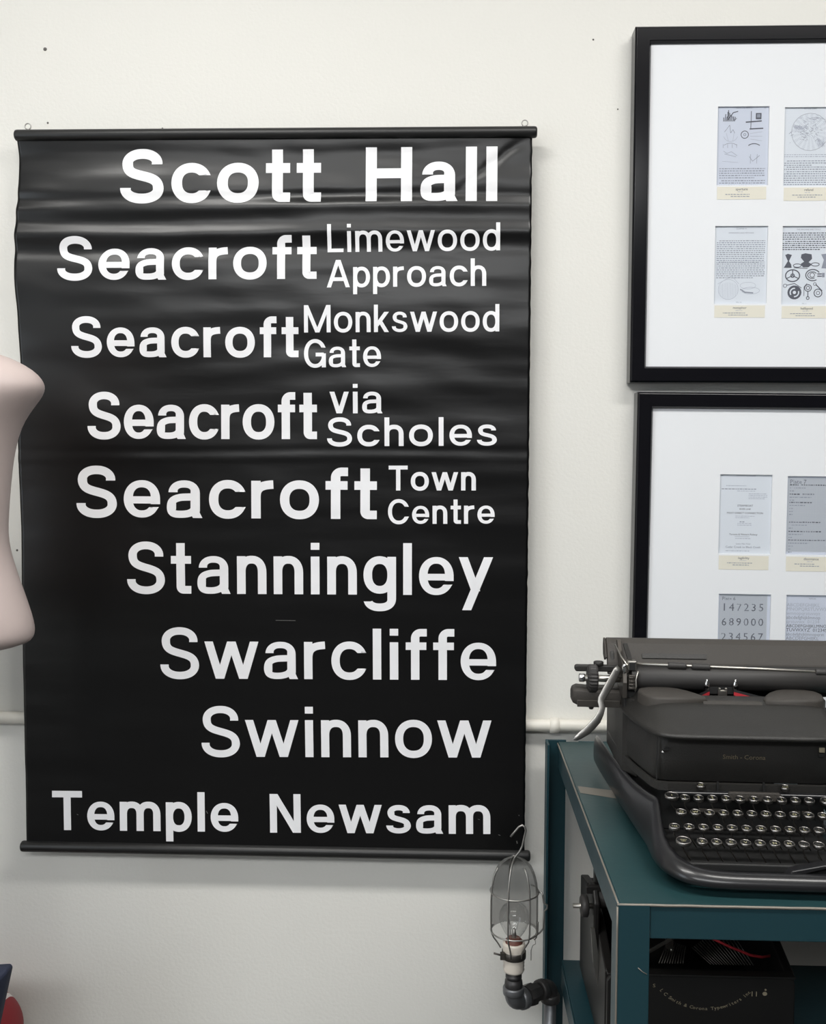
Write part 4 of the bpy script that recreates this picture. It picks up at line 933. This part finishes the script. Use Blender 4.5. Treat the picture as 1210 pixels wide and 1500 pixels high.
# ------------------------------------------------------------------ pipe lamp
YL, YR = -.190, -.128
E = at(752, 1470, YL); E2 = at(806, 1442, YR)
lz = (E.z+E2.z)/2; LX, RX_ = E.x, E2.x
PL = empty('pipe_lamp', (RX_, YR, 0)); tag(PL, 'pipe lamp with a wire caged clear bulb beside the workbench leg', 'lamp')
o = Vector((RX_, YR, 0))
def L_(x, y, z): return Vector((x, y, z))-o
d = (Vector((RX_, YR, 0))-Vector((LX, YL, 0))); dl = d.length; d.normalize()
b = MB(); b.lathe([(0, 0), (.038, 0), (.039, .004), (.035, .008), (.018, .010), (.017, .026), (.011, .028)], (0, 0, 0), (0, 0, 1), 32); b.build('floor_flange', M_BLKIRON, PL)
b = MB(); b.tube([(0, 0, .02), (0, 0, lz-.012)], .0108, 20); b.build('upright_pipe', M_GALV, PL)
def elbow(c, a, e, r, name, m):
    """90 degree fitting between directions a and e (pointing out of it)."""
    c = Vector(c); a = Vector(a).normalized(); e = Vector(e).normalized(); q = .020; pts = []
    p0, p2 = c+a*q, c+e*q
    for i in range(11):
        t_ = i/10; pts.append(p0*(1-t_)**2 + c*2*t_*(1-t_) + p2*t_**2)
    b = MB(); b.tube([p0+a*.006]+pts+[p2+e*.006], r*.90, 24)
    for p, ax in ((p0, a), (p2, e)):
        b.lathe([(r*.86, -.006), (r*1.02, -.004), (r*1.06, 0), (r*1.06, .007), (r*1.0, .009), (r*.7, .009)], p, ax, 24)
    return b.build(name, m, PL)
cL = L_(LX, YL, lz); cR = L_(RX_, YR, lz)
elbow(cR, (0, 0, -1), -d, .0165, 'elbow', M_BLKIRON)
elbow(cL, (0, 0, 1), d, .0175, 'elbow', M_GALV)
b = MB(); b.tube([cL+d*.024, cR-d*.024], .0100, 18)
b.build('nipple', M_GALV, PL)
b = MB(); mid = cL.lerp(cR, .50); b.lathe([(.012, -.016), (.0185, -.014), (.0195, -.008), (.0195, 0), (.0165, .002), (.0165, .012), (.012, .014)], mid, d, 8, mi=0); b.build('union', M_BLKIRON, PL, flat=True)
zl = lz+.026
b = MB(); b.lathe([(.0105, 0), (.0150, .002), (.0158, .006), (.0150, .014), (.0125, .016), (.0125, .018), (.0140, .019), (.0140, .024), (.0110, .025), (.0110, .036), (.0105, .038)], cL+Vector((0, 0, .026)), (0, 0, 1), 24); b.build('bushing', M_BLKIRON, PL)
SZ = lz+.058                                                        # bottom of the socket
mm = .00115
def lp(px, py): # pixel offset to lamp height above the elbow
    return lz + (1468-py)*mm
b = MB(); prof = [(.010, 0), (.0165, .002)]
for i in range(5): prof += [(.0185, .006+i*.0062), (.0172, .009+i*.0062)]
prof += [(.0188, .036), (.0194, .040), (.0194, .050), (.0185, .053), (.0155, .053)]
b.lathe(prof, cL+Vector((0, 0, .054)), (0, 0, 1), 28); b.build('porcelain_socket', M_PORC, PL)
b = MB(); b.lathe([(.0, 0), (.0145, 0), (.0155, .012), (.0145, .018), (.0105, .022)], cL+Vector((0, 0, .093)), (0, 0, 1), 24); b.build('bulb_collar', M_BROWN, PL)
b = MB(); b.lathe([(.0198, 0), (.0208, .001), (.0208, .012), (.0198, .013)], cL+Vector((0, 0, .080)), (0, 0, 1), 28, cap=False); band = b.build('clamp_band', M_DMETAL, PL)
b = MB(); cb = cL+Vector((-.018, -.012, .088)); b.box(cb-Vector((.006, .003, .006)), cb+Vector((.002, .003, .006))); b.tube([cb, cb+Vector((-.017, -.003, .006))], .0018, 8); b.build('clamp_screw', M_DMETAL, band)
# bulb
zb_ = .113
b = MB(); b.lathe([(.0105, zb_), (.0125, zb_+.006), (.0185, zb_+.015), (.0240, zb_+.026), (.0262, zb_+.036), (.0248, zb_+.047), (.0200, zb_+.056), (.0115, zb_+.062), (.004, zb_+.0636), (0, zb_+.0638)], cL, (0, 0, 1), 36); bulb = b.build('bulb', M_GLASS, PL)
b = MB(); b.tube([cL+Vector((0, 0, zb_)), cL+Vector((0, 0, zb_+.018))], [.005, .0022], 10)
b.tube([cL+Vector((-.004, 0, zb_+.016)), cL+Vector((-.008, 0, zb_+.030)), cL+Vector((0, 0, zb_+.033)), cL+Vector((.008, 0, zb_+.030)), cL+Vector((.004, 0, zb_+.016))], .0004, 6); b.build('filament', M_STEEL, bulb)
# wire cage and shield
CZ0, CZ1, CZ2, CZ3 = .093, .118, .200, .262                        # band, lower ring, upper ring, apex
def cage_r(z):
    K = [(.080, .0200), (.096, .0215), (.110, .0300), (.122, .0390), (.135, .0415), (.160, .0420), (.190, .0418), (.212, .0400), (.228, .0362), (.240, .0305), (.249, .0220), (.254, .0125), (.257, .0040)]
    for (a, r0), (c, r1) in zip(K, K[1:]):
        if z <= c: return r0+(r1-r0)*(z-a)/(c-a)
    return .003
cage = MB()
def wire(ang, z0, z1, r=.0014, n=22):
    a = math.radians(ang); cage.tube([cL+Vector((cage_r(z0+(z1-z0)*i/n)*math.cos(a), cage_r(z0+(z1-z0)*i/n)*math.sin(a), z0+(z1-z0)*i/n)) for i in range(n+1)], r, 8)
for ang, z0, z1 in ((-108, .086, .256), (-55, .086, .246), (-165, .100, .240), (-20, .118, .150), (100, .086, .256)): wire(ang, z0, z1)
for z_, a0, a1 in ((.128, 150, 400), (.197, 150, 400)):
    cage.tube([cL+Vector((cage_r(z_)*math.cos(math.radians(a0+(a1-a0)*i/30)), cage_r(z_)*math.sin(math.radians(a0+(a1-a0)*i/30)), z_)) for i in range(31)], .0014, 8)
ca = cage.build('wire_cage', M_STEEL, PL)
b = MB(); b.tube([cL+Vector(p) for p in ((.040, -.006, .198), (.045, -.010, .2000), (.047, -.012, .196), (.0495, -.012, .182), (.055, -.013, .179), (.0545, -.013, .173), (.050, -.012, .168), (.049, -.012, .138), (.043, -.010, .129), (.030, -.008, .119))], .0016, 8); b.build('hinge_wire', M_STEEL, PL)
b = MB(); b.tube([cL+Vector(p) for p in ((.030, -.012, .121), (.035, -.013, .118), (.036, -.013, .111), (.031, -.013, .108), (.0285, -.013, .100), (.0285, -.013, .082))], .0007, 6); b.build('latch_wire', M_STEEL, PL)
b = MB(); nseg = 28; R_ = []
for z_ in [.126+.071*i/8 for i in range(9)]+[.205, .213, .222, .231, .240, .248, .254, .257]:
    r_ = cage_r(z_)-.0012; R_.append([cL+Vector((r_*math.cos(math.radians(-28+226*k/nseg)), r_*math.sin(math.radians(-28+226*k/nseg)), z_)) for k in range(nseg+1)])
b.rings(R_, False, False, False); b.build('gauze_shield', M_GAUZE, PL)
b = MB(); hk = [(-.002, 0, .245), (.0, 0, .256), (.008, 0, .266), (.0125, -.001, .276), (.0160, -.002, .294), (.0180, -.003, .304), (.0165, -.004, .3105), (.0115, -.004, .3135), (.0060, -.004, .3105), (-.0010, -.004, .302), (-.0080, -.004, .293)]
b.tube([cL+Vector(p) for p in hk], .0018, 10); b.build('hook', M_STEEL, PL)

# ------------------------------------------------------------------ torso form
YM_ = -.36
Z_ = YM_-CAM.y
def mx(px): return at(px, 750, YM_).x
CXM = mx(-116)
MN = empty('mannequin', (CXM, YM_, 0)); tag(MN, 'pale pink headless torso mannequin in front of the bus blind', 'mannequin')
prof = [  # pixel row, right edge pixel, depth factor
    (514, -30, .55), (517, -6, .60), (524, 14, .62), (535, 36, .62), (548, 54, .62), (560, 61.5, .62), (568, 63, .62), (578, 60, .62), (592, 49, .64), (606, 38, .66), (625, 26, .68), (655, 17, .70), (690, 12, .70),
    (730, 9, .68), (770, 6.5, .66), (795, 7.5, .66), (820, 13, .67), (850, 23, .68), (880, 34, .68), (905, 42.5, .66), (920, 46.2, .65), (932, 46.5, .65), (940, 43, .65), (945, 32, .65)]
def dpt(py):                                                        # half depth of the torso down its height
    K = [(510, .066), (520, .080), (540, .094), (575, .104), (640, .108), (700, .102), (780, .094), (850, .104), (905, .112), (932, .110), (946, .085)]
    for (a_, d0), (c_, d1) in zip(K, K[1:]):
        if py <= c_: return d0+(d1-d0)*(py-a_)/(c_-a_)
    return .085
b = MB(); R_ = []; n = 48
for (py, px, dp) in prof:
    z_ = at(px, py, YM_).z; w_ = at(px, py, YM_).x-CXM; R_.append([(w_*math.cos(2*math.pi*k/n), dpt(py)*math.sin(2*math.pi*k/n), z_ - .012*(1-abs(math.cos(2*math.pi*k/n)))*(1 if py > 900 else 0) ) for k in range(n)])
zt_ = at(0, 514, YM_).z; zb2 = at(0, 958, YM_).z
neck = [[(.052*math.cos(2*math.pi*k/n), .050*math.sin(2*math.pi*k/n), z_) for k in range(n)] for z_ in (zt_+.085, zt_+.045)] + [[(.068*math.cos(2*math.pi*k/n), .060*math.sin(2*math.pi*k/n), zt_+.022) for k in range(n)]]
R_ = neck+R_+[[(.10*math.cos(2*math.pi*k/n), .065*math.sin(2*math.pi*k/n), zb2) for k in range(n)]]
b.rings(R_); b.build('torso', M_MANN, MN, sub=1)
b = MB(); b.lathe([(0, 0), (.09, 0), (.09, .008), (.02, .018), (.0125, .03), (.0125, zb2+.02)], (0, 0, 0), (0, 0, 1), 32); b.build('stand', M_ROD, MN)

# ------------------------------------------------------------------ bench with cushion and ball by the left edge
bx = at(-120, 1500, -.2).x
BN = empty('bench', (bx-.15, -.18, 0)); tag(BN, 'low dark wood bench under the navy cushion', 'bench')
bh = at(20, 1490, -.16).z-.16
b = MB(); b.box((-.33, -.13, bh-.03), (.33, .13, bh)); b.build('seat', M_WOOD, BN, bevel=.004)
for sx in (-1, 1):
    for sy in (-1, 1):
        b = MB(); b.box((sx*.29-.02, sy*.06-.02, 0), (sx*.29+.02, sy*.06+.02, bh-.03)); b.build('leg', M_WOOD, BN, bevel=.002)
yc = -.27
a = at(16, 1416, yc); c_ = at(-2, 1500, yc)
sl = (a.x-c_.x)/(a.z-c_.z)
CU = empty('cushion', (a.x-.2, yc, bh)); tag(CU, 'navy canvas cushion corner with stitched edge at the lower left', 'cushion')
hgt = a.z-bh
def cush(inset, yo, top=hgt):
    x1 = a.x-(a.x-.2); pts = [(-.22+inset, inset), (x1-sl*hgt-inset, inset), (x1-.001-inset, top-.004-inset), (x1-.004-inset, top-inset), (-.20+inset, top-.030-inset)]
    return [(p, yo, q) for p, q in pts]
b = MB(); b.rings([cush(.03, -.035), cush(.012, -.028), cush(0, -.010), cush(0, .010), cush(.012, .028), cush(.03, .035)]); b.build('cover', M_NAVY, CU, bevel=.003)
b = MB(); p4 = cush(.0085, -.0262); b.tube([p4[1], p4[2], p4[3], p4[4]], .0010, 6); b.build('stitching', M_NAVYT, CU)
yb = -.115; e1 = at(28.5, 1500, yb); e0 = at(5, 1464, yb)
rb = .085; cxb = e1.x-rb+.003; 
# circle through both edge points
mx_, mz_ = (e0.x+e1.x)/2, (e0.z+e1.z)/2; ddx, ddz = e1.x-e0.x, e1.z-e0.z; l_ = math.hypot(ddx, ddz); rb = .075; hh_ = math.sqrt(rb*rb-l_*l_/4)
cx_, cz_ = mx_+ddz/l_*hh_, mz_-ddx/l_*hh_
b = MB(); n = 64; XS = sorted([-rb*math.cos(math.pi*i/28) for i in range(1, 28)]+[.0385, .0470])
b.rings([[(x, math.sqrt(rb*rb-x*x)*math.cos(2*math.pi*k/n), math.sqrt(rb*rb-x*x)*math.sin(2*math.pi*k/n)) for k in range(n)] for x in XS])
BA = b.build('ball', [M_REDP, M_WHITEP]); BA.location = (cx_, yb, cz_); tag(BA, 'round red ball with a white stripe, half hidden behind the navy cushion', 'ball')
for p in BA.data.polygons:                                         # a white band round the ball
    if .0385 < p.center.x < .0470: p.material_index = 1
